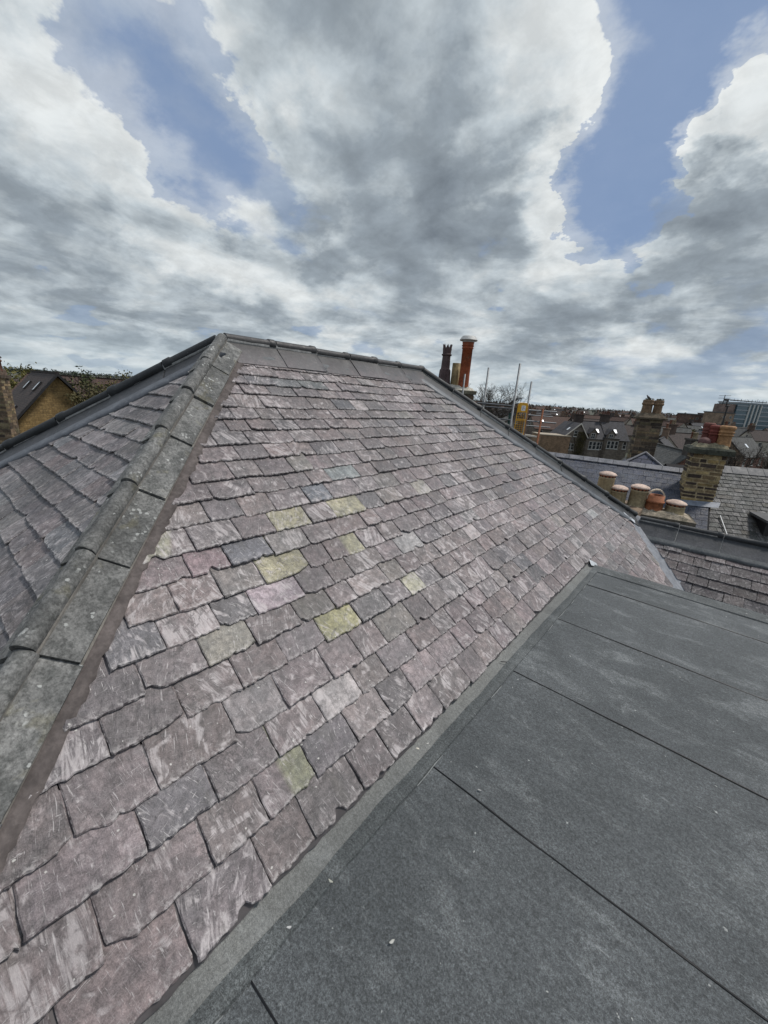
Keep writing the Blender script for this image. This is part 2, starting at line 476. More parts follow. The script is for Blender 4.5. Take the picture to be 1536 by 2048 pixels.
def mat_hipstone():
    m, b, p = new_mat('hip_stone')
    t = attr(b, 'tint'); tc = b.n('ShaderNodeTexCoord'); P = tc.outputs['Object']
    a = b.noise(P, 85, 5, .7); c = b.noise(P, 6, 6, .65, .6); d = b.noise(P, 22, 5, .65, .4)
    col = b.mix(b.ramp(c, .32, .70), (.084, .085, .082), (.190, .189, .181))
    col = b.mix(b.math('MULTIPLY', b.ramp(d, .47, .64), .62), col, (.055, .058, .055))
    col = b.mix(b.math('MULTIPLY', b.ramp(b.noise(P, 9, 4, .6, .3), .56, .70), .45), col, (.115, .105, .06))
    col = b.mix(.75, col, b.mix(1, col, b.ramp(a, .25, .75, .35, 1.7), 'MULTIPLY'))
    # crusty white lichen: clusters of rings and blots
    cl = b.ramp(b.noise(P, 7.0, 3, .6, .3), .54, .64)
    wv = b.vmath('ADD', P, b.vmath('SCALE', b.vmath('SUBTRACT', b.noise(P, 60, 3, .6, color=True), (.5, .5, .5)), scale=.015))
    vd = b.vor(wv, 48); vc = b.sep(b.vor(wv, 48, out='Color'))
    blot = b.math('MULTIPLY', b.ramp(vd, .46, .34), b.ramp(vc[0], .45, .5))
    vd2 = b.vor(wv, 26); vc2 = b.sep(b.vor(wv, 26, out='Color'))
    dots = b.math('MULTIPLY', b.ramp(vd2, .20, .14), b.ramp(vc2[1], .72, .76))
    w = b.math('MAXIMUM', b.math('MULTIPLY', blot, cl), dots)
    col = b.mix(b.math('MULTIPLY', w, .62), col, (.46, .47, .45))
    col = b.mix(1, col, t.outputs['Color'], 'MULTIPLY')
    setp(b, p, col, .82, spec=.3, height=b.math('ADD', b.math('MULTIPLY', a, .7), b.math('ADD', d, w)), bump=.6, dist=.005)
mat_hipstone()

def mat_lead():
    m, b, p = new_mat('lead')
    t = attr(b, 'tint'); tc = b.n('ShaderNodeTexCoord'); P = tc.outputs['Object']
    c = b.noise(P, 6, 5, .6, .6); a = b.noise(P, 55, 4, .6)
    col = b.mix(b.ramp(c, .35, .7), (.155, .165, .178), (.245, .26, .275))
    col = b.mix(.35, col, b.mix(1, col, b.ramp(a, .25, .75, .6, 1.4), 'MULTIPLY'))
    k = b.noise(b.scalev(P, (3, 3, 9)), 8, 3, .5, 1.0)
    col = b.mix(b.math('MULTIPLY', b.ramp(k, .60, .70), .5), col, (.42, .43, .44))
    col = b.mix(1, col, t.outputs['Color'], 'MULTIPLY')
    setp(b, p, col, .5, metal=.0, spec=.5, height=b.math('ADD', c, b.math('MULTIPLY', a, .3)), bump=.35, dist=.008)
mat_lead()

def mat_felt(name, base_lo, base_hi, scuff=.5, grain=1.0):
    m, b, p = new_mat(name)
    tc = b.n('ShaderNodeTexCoord'); P = tc.outputs['Object']
    g = b.noise(P, 330, 3, .75); g2 = b.noise(P, 120, 4, .8); g4 = b.noise(b.scalev(P, (1, 1.8, 1)), 45, 4, .75)
    c = b.noise(P, 1.4, 5, .62, .5); d = b.noise(b.scalev(P, (1, 2.0, 1)), 2.6, 7, .70, .5)
    col = b.mix(b.ramp(c, .3, .72), base_lo, base_hi)
    col = b.mix(b.math('MULTIPLY', b.ramp(d, .48, .72), scuff), col, (.25, .265, .265))
    col = b.mix(grain, col, b.mix(1, col, b.ramp(g, .32, .68, .38, 1.75), 'MULTIPLY'))
    col = b.mix(grain, col, b.mix(1, col, b.ramp(g2, .32, .68, .40, 1.70), 'MULTIPLY'))
    col = b.mix(.6 * grain, col, b.mix(1, col, b.ramp(g4, .3, .7, .55, 1.5), 'MULTIPLY'))
    # chalk scrapes, dragged along the sheets
    s1 = b.noise(b.scalev(P, (6, 26, 5)), 1.5, 5, .68, 1.6); s2 = b.noise(P, 2.9, 4, .65)
    col = b.mix(b.math('MULTIPLY', b.math('MULTIPLY', b.ramp(s1, .60, .74), b.ramp(s2, .52, .64)), .6), col, (.42, .44, .435))
    # loose pale grit and lint
    wv = b.vmath('ADD', P, b.vmath('SCALE', b.vmath('SUBTRACT', b.noise(P, 70, 2, .6, color=True), (.5, .5, .5)), scale=.02))
    vd = b.vor(wv, 30); vc = b.sep(b.vor(wv, 30, out='Color'))
    col = b.mix(b.math('MULTIPLY', b.math('MULTIPLY', b.ramp(b.math('SUBTRACT', vd, b.math('MULTIPLY', vc[1], .08)), .09, .03), b.ramp(vc[0], .90, .92)), .7), col, (.45, .46, .44))
    h = b.math('ADD', g, b.math('ADD', b.math('MULTIPLY', g2, 1.0), b.math('MULTIPLY', g4, 1.2)))
    setp(b, p, col, .68, spec=.5, height=h, bump=.8 * grain, dist=.004)
mat_felt('felt', (.044, .050, .052), (.068, .075, .078), .34, .8)
mat_felt('felt_strip', (.044, .050, .051), (.066, .073, .073), .25, .8)
mat_felt('eaves_strip', (.088, .091, .087), (.140, .143, .135), .22, .45)

def simple(name, color, rough=.6, metal=0.0, spec=.4, nscale=0, namt=.3, bump=.2):
    m, b, p = new_mat(name)
    if nscale:
        tc = b.n('ShaderNodeTexCoord'); n = b.noise(tc.outputs['Object'], nscale, 5, .65, .4)
        col = b.mix(1, color, b.ramp(n, .25, .75, 1 - namt, 1 + namt), 'MULTIPLY')
        setp(b, p, col, rough, metal, spec, n, bump, .01)
    else:
        setp(b, p, color, rough, metal, spec)
simple('bitumen', (.006, .006, .007), .5)
simple('deck', (.018, .017, .018), .9)
simple('galv', (.14, .15, .158), .5, .35, .5, 20, .3)
simple('rust', (.20, .075, .035), .8, 0, .3, 25, .5)
simple('rust_dark', (.085, .035, .022), .8, 0, .3, 25, .5)
simple('yellow_paint', (.68, .36, .015), .45, 0, .5, 12, .22)
simple('paper', (.82, .82, .80), .6)
simple('ink', (.05, .05, .06), .6)
simple('bird', (.02, .02, .024), .6)
simple('aerial', (.02, .02, .02), .5)
simple('white_trim', (.52, .52, .49), .5, 0, .4, 6, .12)
simple('dark_trim', (.022, .021, .022), .5, 0, .4, 6, .3)
simple('glass', (.025, .030, .034), .06, 0, .8)
simple('glass_bright', (.72, .76, .78), .35, 0, .8)
simple('tower_glass', (.055, .10, .125), .10, 0, .8)
simple('tower_grey', (.26, .29, .31), .5, 0, .4, .3, .1)
simple('cap_metal', (.42, .42, .40), .62, .1, .5, 14, .2)
simple('bark', (.050, .042, .035), .9, 0, .2, 10, .4)
simple('white_pvc', (.80, .80, .78), .4)
simple('green_mesh', (.035, .075, .065), .8, 0, .2, 14, .4)
simple('seedling', (.05, .075, .025), .8, 0, .2)

def mat_courses(name, c1, c2, mortar, bw, bh, msize=.02, rough=.85, bump=.5, dirt=(.04, .035, .03), dirtamt=.5, axis='wall'):
    """coursed masonry / slating for distant walls and roofs, in object space"""
    m, b, p = new_mat(name)
    tc = b.n('ShaderNodeTexCoord'); P = tc.outputs['Object']
    s = b.sep(P)
    if axis == 'wall':
        vec = b.xyz(b.math('ADD', s[0], s[1]), s[2], 0)
    else:
        vec = b.xyz(s[0], b.math('MULTIPLY', s[2], 1.6), 0)
    br = b.n('ShaderNodeTexBrick')
    b.put(br.inputs['Vector'], vec)
    br.inputs['Color1'].default_value = (*c1, 1); br.inputs['Color2'].default_value = (*c2, 1); br.inputs['Mortar'].default_value = (*mortar, 1)
    br.inputs['Scale'].default_value = 1.0
    br.inputs['Mortar Size'].default_value = msize * .5
    br.inputs['Mortar Smooth'].default_value = .3
    br.inputs['Bias'].default_value = 0
    br.inputs['Brick Width'].default_value = bw
    br.inputs['Row Height'].default_value = bh
    n = b.noise(P, 1.1, 5, .65, .4); n2 = b.noise(P, 9, 4, .65)
    t = attr(b, 'tint')
    col = b.mix(b.math('MULTIPLY', b.ramp(n, .42, .68), dirtamt), br.outputs['Color'], dirt)
    col = b.mix(.6, col, b.mix(1, col, b.ramp(n2, .25, .75, .5, 1.5), 'MULTIPLY'))
    col = b.mix(1, col, t.outputs['Color'], 'MULTIPLY')
    setp(b, p, col, rough, spec=.3, height=b.math('SUBTRACT', b.math('MULTIPLY', n2, .4), br.outputs['Fac']), bump=bump, dist=.02)
mat_courses('yellow_stone', (.33, .225, .095), (.23, .15, .06), (.15, .10, .05), .36, .14, .02, dirtamt=.3)
mat_courses('brown_stone', (.20, .145, .10), (.13, .095, .065), (.16, .135, .11), .40, .16, .02)
mat_courses('grey_stone', (.21, .18, .145), (.14, .12, .10), (.17, .15, .13), .45, .2, .02)
mat_courses('red_brick', (.17, .065, .042), (.12, .05, .035), (.16, .13, .11), .24, .09, .015)
mat_courses('roof_brown', (.070, .052, .046), (.048, .038, .036), (.018, .016, .016), .32, .24, .03, axis='roof')
mat_courses('roof_slate', (.075, .073, .078), (.050, .050, .055), (.02, .02, .02), .34, .26, .03, axis='roof')
mat_courses('roof_grey', (.105, .105, .10), (.070, .072, .07), (.03, .03, .03), .34, .26, .03, axis='roof')
mat_courses('roof_tile', (.115, .068, .052), (.085, .055, .046), (.03, .025, .022), .34, .30, .05, axis='roof', dirtamt=.3)

def mat_leaf(name, c1, c2):
    m, b, p = new_mat(name)
    oi = b.n('ShaderNodeNewGeometry')
    col = b.mix(oi.outputs['Random Per Island'], c1, c2)
    setp(b, p, col, .7, spec=.25)
    p.inputs['Subsurface Weight'].default_value = 0
mat_leaf('leaf_yellowgreen', (.06, .065, .018), (.15, .13, .035))
mat_leaf('leaf_green', (.025, .04, .014), (.065, .075, .025))
mat_leaf('leaf_dark', (.010, .018, .010), (.028, .040, .020))
mat_leaf('leaf_olive', (.055, .05, .022), (.11, .095, .04))
mat_leaf('leaf_far', (.018, .026, .022), (.045, .055, .040))

# ------------------------------------------------------------------ the slated building we stand on
T = 0.78
CS, SN = 1 / math.sqrt(1 + T * T), T / math.sqrt(1 + T * T)
X0, Z0 = -0.79, -1.60                    # eaves line of the long slope
XR = -3.22; ZR = Z0 + (X0 - XR) * T      # ridge
YA, YB = 1.73, 4.45                      # ridge ends
APEX = Vector((XR, YA, ZR)); APEX2 = Vector((XR, YB, ZR))
YW, ZW = 7.20, -1.66                     # wing ridge
FELT_Z = -1.64; FELT_END = 4.51

house = thing('slate_roof_house', 'foreground house with purple grey slate hipped roof and flat grey felt roof', 'house', (0, 3, -13))
HINV = Vector((0, -3, 13))

class SlopeFrame:
    def __init__(self, O, lat, up, nrm):
        self.O, self.lat, self.up, self.n = (np.array(x, float) for x in (O, lat, up, nrm))
    def pt(self, l, s, n):
        return self.O + np.multiply.outer(l, self.lat) + np.multiply.outer(s, self.up) + np.multiply.outer(n, self.n)

FR_MAIN = SlopeFrame((X0, 0, Z0), (0, 1, 0), (-CS, 0, SN), (SN, 0, CS))
# hip end: rises towards +Y; eaves along X at the same level
Y_E = YA - (X0 - XR)
FR_END = SlopeFrame((0, Y_E, Z0), (1, 0, 0), (0, CS, SN), (0, -SN, CS))
FR_WING = SlopeFrame((0, YW, ZW), (1, 0, 0), (0, CS, SN), (0, -SN, CS))     # s negative, down from the ridge

def noise1(x, seed):
    return (math.sin(x * 1.7 + seed) + math.sin(x * 4.3 + seed * 2.1) * .6 + math.sin(x * 9.1 + seed * 3.7) * .35) / 1.95

PAL = [((.184, .159, .155), 40), ((.196, .164, .160), 24), ((.166, .146, .143), 22), ((.145, .136, .137), 8), ((.218, .188, .183), 8),
       ((.166, .157, .154), 7), ((.192, .176, .162), 6), ((.128, .117, .118), 4), ((.26, .235, .225), 2.0)]
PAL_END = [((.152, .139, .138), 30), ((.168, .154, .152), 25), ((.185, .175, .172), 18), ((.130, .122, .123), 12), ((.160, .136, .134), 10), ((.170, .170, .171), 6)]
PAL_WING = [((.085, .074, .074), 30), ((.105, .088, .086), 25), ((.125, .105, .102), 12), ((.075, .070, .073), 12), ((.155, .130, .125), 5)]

def slates(name, fr, rows, lo, hi, left, right, pal, mat, parent, wmin=.19, wmax=.31, special=(), top_limit=None,
           nu=9, vs=(0, .035, .10, .25, .5, .78, 1.0), thick=.0095, chips=1.0, sag=None, gap=.0058, seed=3, lap=.05, rag=1.0, tail=0.0):
    """rows: list of s values (bottom edges, bottom to top). left/right: functions s -> lateral limit"""
    rnd = random.Random(seed)
    cols, wts = [p[0] for p in pal], [p[1] for p in pal]
    Vs, Fs, Ts, Ls = [], [], [], []
    off = 0
    prev = []
    us = np.array([0, .018] + list(np.linspace(.018, .982, nu - 1)[1:-1]) + [.982, 1.0])
    vsa = np.array(vs); NU, NV = len(us), len(vsa)
    quad = []
    for j in range(NV - 1):
        for i in range(NU - 1):
            a = j * NU + i
            quad.append((a, a + 1, a + 1 + NU, a + NU))
    border = [i for i in range(NU)] + [j * NU + NU - 1 for j in range(1, NV)] + [(NV - 1) * NU + i for i in range(NU - 2, -1, -1)] + [j * NU for j in range(NV - 2, 0, -1)]
    NB_ = NU * NV
    skirt = []
    for k in range(len(border)):
        k2 = (k + 1) % len(border)
        skirt.append((border[k], NB_ + k, NB_ + k2, border[k2]))
    quad = np.array(quad + skirt)
    ei = np.zeros((NV, NU)); ei[0, :] = 1; ei[1, :] = .8; ei[:, 0] = .9; ei[:, -1] = .9; ei[2, :] = np.maximum(ei[2, :], .25); ei[-1, :] = 0
    if len(vs) <= 4: ei[1, :] = .12; ei[2, :] = 0; ei[:, 0] *= .5; ei[:, -1] *= .5; ei[0, :] *= .6
    for r, s0 in enumerate(rows):
        gauge = (rows[r + 1] - s0) if r + 1 < len(rows) else (rows[r] - rows[r - 1])
        L0, R0 = min(left(s0), left(s0 + gauge)), max(right(s0), right(s0 + gauge))
        L0, R0 = max(L0, lo), min(R0, hi)
        y = L0 - rnd.uniform(0, .2); joints = [y]
        while y < R0:
            for _ in range(40):
                w = rnd.uniform(wmin, wmax) if rnd.random() > .12 else rnd.uniform(wmin * .75, wmin * 1.1)
                if all(abs(y + w - pj) > min(.072, wmin * .36) for pj in prev): break
            y += w; joints.append(y)
        prev = joints
        for a, bb in zip(joints[:-1], joints[1:]):
            g = gap * rnd.uniform(.5, 1.6) * .5
            sb = s0 + rnd.gauss(0, .0026) + (sag((a + bb) / 2, s0) if sag else 0)
            st = s0 + gauge + lap + tail
            if top_limit is not None: st = min(st, top_limit)
            ln = st - sb
            if ln < .03: continue
            sv = sb + ln * vsa
            rot = rnd.gauss(0, .006)
            la = np.array([max(a + g, left(x)) for x in sv]); rb = np.array([min(bb - g, right(x)) for x in sv])
            if (rb - la).max() < .075: continue
            rb = np.maximum(rb, la + .001)
            U = la[:, None] + (rb - la)[:, None] * us[None, :]
            S = np.repeat(sv[:, None], NU, 1) + (U - (a + bb) / 2) * rot
            # ragged lower edge
            jag = RNG.normal(0, .0017 * chips, NU)
            prof = np.convolve(RNG.normal(0, .0022 * chips, NU + 2), [.25, .5, .25], 'valid') + jag
            for _k in range(rnd.choice((0, 0, 1, 1, 2))):        # small chips, angular
                c0, cw, cd = rnd.random(), rnd.uniform(.03, .14), rnd.uniform(.003, .010) * chips
                prof = prof + cd * np.clip(1.6 * (1 - np.abs(us - c0) / cw), 0, 1)
            if rnd.random() < .22 * chips:                       # a broken corner
                cw = rnd.uniform(.08, .30); cd = rnd.uniform(.010, .032)
                e = np.clip(1 - us / cw, 0, 1) if rnd.random() < .6 else np.clip(1 - (1 - us) / cw, 0, 1)
                prof = prof + e * cd
            if rnd.random() < .05 * chips:                       # a bite out of the edge
                c0 = rnd.uniform(.2, .8); prof = prof + .026 * np.clip(1.5 - np.abs(us - c0) / .08, 0, 1)
            S[0] += prof; S[1] += prof * .97 + RNG.normal(0, .0012 * chips, NU); S[2] += prof * .4
            sidej = RNG.normal(0, .0013 * rag, (NV, 2)); sidej[-1] = 0
            U[:, 0] += sidej[:, 0]; U[:, -1] += sidej[:, 1]; U[:, 1] += sidej[:, 0]; U[:, -2] += sidej[:, 1]
            th = thick * rnd.uniform(.75, 1.35)
            hb = 2 * th + rnd.uniform(.000, .004); ht = .003
            f = np.clip((S - sb) / max(gauge + lap, .05), 0, 1)
            N = hb + (ht - hb) * f - .002 * np.clip((S - sb - gauge - lap) / .1, 0, 1) + RNG.normal(0, .00035, S.shape)
            wv = rnd.uniform(0, 6); N += .0014 * np.sin(U * rnd.uniform(9, 22) + S * rnd.uniform(-16, 16) + wv)
            N += (U - (a + bb) / 2) * rnd.gauss(0, .008)
            N[0] -= th * RNG.uniform(.25, .75, NU); N[:, 0] -= th * .35; N[:, -1] -= th * .35
            bot = N.ravel()[border] - th * .55
            bot = np.maximum(bot, -.002)
            P1 = fr.pt(U.ravel(), S.ravel(), N.ravel())
            Ub, Sb = U.ravel()[border], S.ravel()[border]
            P2 = fr.pt(Ub, Sb, bot)
            tint = np.array(rnd.choices(cols, wts)[0]) * rnd.uniform(.86, 1.14)
            tint = tint * np.array([rnd.uniform(.97, 1.03), 1, rnd.uniform(.97, 1.03)])
            cs_, cy_ = s0 + gauge / 2, (a + bb) / 2
            T4 = np.zeros((NB_ + len(border), 4)); T4[:, :3] = tint
            for (ss, yy, cc, part) in special:
                if abs(cs_ - ss) < gauge * .5 and a < yy < bb:
                    if part == 'all': T4[:, :3] = cc
                    else:
                        uu = np.concatenate([np.tile(us, NV), np.tile(us, NV)[border]])
                        w_ = np.clip((uu - .5) * 22 + .5, 0, 1) if part == 'right' else np.clip((.5 - uu) * 22 + .5, 0, 1)
                        T4[:, :3] = T4[:, :3] * (1 - w_[:, None]) + np.array(cc) * w_[:, None]
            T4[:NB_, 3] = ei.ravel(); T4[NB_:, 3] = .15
            T4[NB_:, :3] *= .5  # edge skirts darkened in the tint: grime plus painted shade below each slate
            rz = rnd.random() * 10
            LL = np.zeros((NB_ + len(border), 3))
            LL[:NB_, 0] = U.ravel() - a; LL[:NB_, 1] = S.ravel() - sb; LL[NB_:, 0] = Ub - a; LL[NB_:, 1] = Sb - sb; LL[:, 2] = rz
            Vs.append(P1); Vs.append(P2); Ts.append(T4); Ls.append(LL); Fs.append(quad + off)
            off += NB_ + len(border)
    V = np.concatenate(Vs); F = np.concatenate(Fs)
    if np.dot(np.cross(fr.lat, fr.up), fr.n) < 0: F = F[:, ::-1]
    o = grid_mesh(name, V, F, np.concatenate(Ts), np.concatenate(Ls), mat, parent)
    return o

def local(o):
    """mesh built in world coordinates, parented to the house empty"""
    o.location = HINV
    return o

# --- the long slope
ROWS = [0, .161, .317, .456, .626, .766, .904, 1.04, 1.183, 1.314, 1.459, 1.60, 1.725, 1.861, 1.988, 2.112, 2.224, 2.34, 2.482, 2.596, 2.712, 2.83]
HIP_OFF, FAR_OFF, VAL_OFF = .212, .30, .33
def hip_y(s): return Y_E + CS * s                  # near hip on the long slope
FY0, FY1 = 7.20, YB
STOP = (X0 - XR) / CS
def far_y(s): return FY0 + (FY1 - FY0) * s / STOP         # far hip
def valley_y(s): return YW + (Z0 - ZW) / T - X0 - (.79 - X0) * 0 + CS * s - .79 + X0 + .79
VAL_C = YW + (Z0 - ZW) / T + X0 * 0                # y at s=0 where the wing slope meets the long slope
def val_y(s): return YW + (Z0 + s * SN - ZW) / T
def sag(y, s):
    k = max(0.0, 1 - abs(s - 1.1) / 1.3)
    return -.030 * k * max(0, math.sin((y - .2) * 1.1)) + .004 * noise1(y * 1.3, s * 9)
def inv(px, py):
    d = dirpx(px, py); n = Vector((SN, 0, CS)); P0 = Vector((X0, 0, Z0 + .015))
    q = d * (n.dot(P0) / n.dot(d)); return (-(q.x - X0) / CS, q.y)
YEL = (.285, .27, .185)
SPECIAL = []
for (px, py, c, part) in [(590, 1130, (.295, .275, .185), 'all'), (655, 1100, YEL, 'right'), (608, 1040, (.315, .295, .20), 'all'), (715, 1015, (.31, .29, .20), 'all'),
                          (710, 1237, (.31, .295, .17), 'all'), (815, 1145, (.33, .32, .24), 'all'), (570, 1180, (.34, .285, .30), 'all'), (545, 1590, (.235, .235, .16), 'right'),
                          (330, 1090, (.26, .25, .19), 'left'), (665, 935, (.20, .22, .215), 'all'), (625, 965, (.155, .165, .18), 'all'), (845, 965, (.33, .31, .265), 'all'),
                          (705, 1375, (.36, .33, .315), 'all'), (465, 1290, (.25, .235, .20), 'all'), (1240, 1080, (.30, .31, .28), 'all'), (1215, 1110, (.28, .29, .265), 'all'),
                          (830, 1075, (.31, .30, .29), 'all'), (940, 1075, (.30, .265, .255), 'all'), (1180, 1030, (.31, .31, .30), 'all'), (700, 810, (.12, .12, .125), 'all'),
                          (420, 1110, (.215, .165, .17), 'all'), (330, 1150, (.20, .165, .165), 'all'), (480, 1105, (.15, .15, .16), 'all'), (650, 770, (.16, .17, .165), 'all'), (560, 755, (.175, .18, .18), 'all')]:
    s_, y_ = inv(px, py); SPECIAL.append((s_, y_, c, part))

def left_main(s): return hip_y(s) + HIP_OFF
def right_main(s): return min(far_y(s) - FAR_OFF, val_y(s) - VAL_OFF)
main = slates('slate_slope', FR_MAIN, ROWS, -2, 9, left_main, right_main, PAL, 'slate', house, special=SPECIAL, sag=sag, top_limit=2.96, seed=21, nu=20, vs=(0, .014, .06, .13, .23, .34, .46, .64, 1.0), tail=.11)
main['label'] = 'long purple grey slate slope with a few yellow slates'
local(main)
low_rows = [-1.38 + .1375 * k for k in range(10)]
low = slates('slate_slope', FR_MAIN, low_rows, FELT_END + .02, 9, lambda s: FELT_END + .02, right_main, PAL, 'slate', house, seed=5, nu=7)
low['label'] = 'lower slates beyond the flat roof edge beside the lead valley'
local(low)

# --- hip end (left of the near hip)
ROWS_E = [.02 + .140 * k for k in range(22)]
def xl(s): return (XR - (YA - Y_E) + CS * s)       # far-left hip
def xr(s): return X0 - CS * s                      # near hip
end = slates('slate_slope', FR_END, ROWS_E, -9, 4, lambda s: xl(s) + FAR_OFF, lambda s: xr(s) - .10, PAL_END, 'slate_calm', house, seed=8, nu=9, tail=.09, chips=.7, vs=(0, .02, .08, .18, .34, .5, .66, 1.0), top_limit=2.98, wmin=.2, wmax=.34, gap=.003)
end['label'] = 'grey slate hip end left of the stone hip'
local(end)
# --- wing
ROWS_W = [-1.62 + .150 * k for k in range(10)]
def wing_left(s): return (X0 - (YW - YW) ) + 0
def wx(s): # valley on the wing plane: same height on both
    z = ZW + s * SN; return X0 - (z - Z0) / T
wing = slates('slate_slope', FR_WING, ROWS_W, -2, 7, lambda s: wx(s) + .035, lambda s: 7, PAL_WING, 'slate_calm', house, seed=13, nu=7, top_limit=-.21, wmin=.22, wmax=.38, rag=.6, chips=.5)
wing['label'] = 'dark purple slate slope of the side wing below its ridge'
local(wing)

# --- boarding under all slopes, walls
mb = MB()
def low_pt(x, y, z, d=.022): return (x, y, z - d)
E1 = Vector((X0, Y_E, Z0)); E0 = Vector((2 * XR - X0, Y_E, Z0)); E2 = Vector((X0, FY0, Z0)); E3 = Vector((2 * XR - X0, FY0, Z0))
dn = Vector((0, 0, -.026))
zb = -3.2; kx = (Z0 - zb) / T
def ext(p, sx, sy): return Vector((p.x + sx * kx, p.y + sy * kx, zb))
A_, B_ = APEX + dn, APEX2 + dn
c00, c10, c11, c01 = ext(E0, -1, -1), ext(E1, 1, -1), ext(E2, 1, 1), ext(E3, -1, 1)
vv = [A_, B_, E1 + dn, E2 + dn, E0 + dn, E3 + dn]
mb.add(vv, [(0, 2, 3, 1), (0, 4, 2), (0, 1, 5, 4), (1, 3, 5)])
p1 = Vector((X0, FELT_END - .02, Z0)) + dn; p2 = Vector((X0 + kx, FELT_END - .02, zb)); p3 = Vector((X0 + kx, 6.2, zb)); p4 = Vector((X0, 7.12, Z0)) + dn
mb.add([p1, p2, p3, p4], [(0, 1, 2, 3)])
w0 = Vector((-.60, YW, ZW)) + dn; w1 = Vector((7.2, YW, ZW)) + dn; w2 = Vector((7.2, YW - 1.5, ZW - 1.5 * T)) + dn; w3 = Vector((-1.2, YW - 1.5, ZW - 1.5 * T)) + dn
w4 = Vector((7.2, YW + 1.6, ZW - 1.6 * T)) + dn; w5 = Vector((.4, YW + 1.6, ZW - 1.6 * T)) + dn
mb.add([w0, w1, w2, w3, w4, w5], [(3, 2, 1, 0), (0, 1, 4, 5)])
local(mb.build('roof_boarding', 'deck', house))

mb = MB(); mb.cur = (1, 1, 1, 0)
mb.box(2 * XR - X0 + .25, X0 - .02, Y_E + .25, 9.3, -13, Z0 - .15)
mb.box(X0 - .02, 5.0, -4.8, FELT_END - .10, -13, FELT_Z - .16)
mb.box(-.3, 7.0, YW - 1.4, YW + 1.3, -13, ZW - 1.5)
local(mb.build('wall', 'brown_stone', house))

# --- ridge and hip tiles
def cap_run(name, P, Q, w1, w2, width, roll, tile, mat, tints, joint_mat, th=.018, lift=.024, joint=.010, overlap_collar=True, label=None, seedv=0, jcol=(.30, .30, .29), collar=1.12, lap_lift=.003):
    """tiles along P->Q; w1,w2: unit wing directions lying in the two slopes"""
    rnd = random.Random(seedv)
    P, Q = Vector(P), Vector(Q); d = (Q - P); Ltot = d.length; d.normalize()
    up = -(w1 + w2).normalized()
    n1 = d.cross(w1); n1 = n1 if n1.dot(Vector((0, 0, 1))) > 0 else -n1
    n2 = d.cross(w2); n2 = n2 if n2.dot(Vector((0, 0, 1))) > 0 else -n2
    out = []
    def profile(grow=0.0, rollk=1.0, wk=1.0):
        rr = roll * rollk; pts = []
        top = up * (lift + .012)
        W1 = w1 * width * wk; W2 = w2 * width * wk
        pts += [W1 + n1 * (lift * .35), W1 + n1 * (lift * .35 + th)]
        nseg = 11
        # roll: arc round the apex
        c = top + up * rr * .55
        a1 = w1 * 1.0
        for k in range(nseg + 1):
            a = math.radians(-128 + 256 * k / nseg)
            side = (w1 - w2).normalized()
            pts.append(c + (side * -math.sin(a) + up * math.cos(a)) * rr)
        # neck points handled by arc ends meeting the wings
        pts += [W2 + n2 * (lift * .35 + th), W2 + n2 * (lift * .35)]
        pts += [up * (-.01)]
        return pts
    t = 0.0; i = 0
    while t < Ltot - .02:
        L = tile * rnd.uniform(.96, 1.04); t1 = min(t + L, Ltot)
        if Ltot - t1 < tile * .25: t1 = Ltot
        kt = rnd.uniform(.84, 1.16); mbt = MB(); mbt.cur = (*[x * kt for x in tints], 0)
        skew = up * rnd.uniform(-.004, .004)
        offs = (w1 - w2).normalized() * rnd.uniform(-.004, .004)
        a, bq = t + joint * .5, t1 - joint * .5
        prof = profile()
        # reorder: side sign so that first arc point lies on the w1 side
        m = len(prof)
        stations = [(a, 1.0), (a + .01, 1.0)] + ([(a + .035, collar), (a + .055, collar), (a + .06, 1.0)] if False else []) + [((a + bq) / 2, 1.0), (bq - .07, 1.0), (bq - .06, collar), (bq - .006, collar), (bq, collar * .97)]
        rings = []
        for (tt, rk) in stations:
            pr = profile(rollk=rk)
            rings.append([P + d * tt + q + up * (lap_lift * (tt - a) / max(bq - a, .01)) + skew + offs + Vector([rnd.gauss(0, .0006) for _ in range(3)]) for q in pr])
        vs = [v for rg in rings for v in rg]; fs = []
        for k in range(len(rings) - 1):
            for q in range(m):
                q2 = (q + 1) % m
                fs.append((k * m + q, k * m + q2, (k + 1) * m + q2, (k + 1) * m + q))
        fs += [tuple(range(m))[::-1], tuple(range((len(rings) - 1) * m, len(rings) * m))]
        mbt.add(vs, fs, True)
        if mat == 'ridge_clay':  # dark grey roll, tinted deeper still to paint in its shaded side
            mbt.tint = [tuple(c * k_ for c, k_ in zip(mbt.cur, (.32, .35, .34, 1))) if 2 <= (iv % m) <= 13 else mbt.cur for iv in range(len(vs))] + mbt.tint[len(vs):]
        o = local(mbt.build(name, mat, house)); o.data.set_sharp_from_angle(angle=math.radians(38))
        if label: o['label'] = label
        out.append(o); t = t1; i += 1
    # bedding that shows in the joints
    mbt = MB(); mbt.cur = (*jcol, 0)
    pr = [q * .98 + up * -.009 for q in profile(rollk=.93, wk=.99)]
    m = len(pr)
    vs = [P + d * .004 + q for q in pr] + [Q - d * .004 + q for q in pr]
    fs = [(q, (q + 1) % m, (q + 1) % m + m, q + m) for q in range(m)] + [tuple(range(m))[::-1], tuple(range(m, 2 * m))]
    mbt.add(vs, fs)
    local(mbt.build('mortar_bedding', joint_mat, house))
    return out

def wing_dir(d, nrm, side):
    w = Vector(d).normalized().cross(Vector(nrm)).normalized()
    return w if w.dot(Vector(side)) > 0 else -w
NM, NE, NF, NO = Vector((SN, 0, CS)), Vector((0, -SN, CS)), Vector((0, SN, CS)), Vector((-SN, 0, CS))
dk_t = (1.0, 1.0, 1.0)
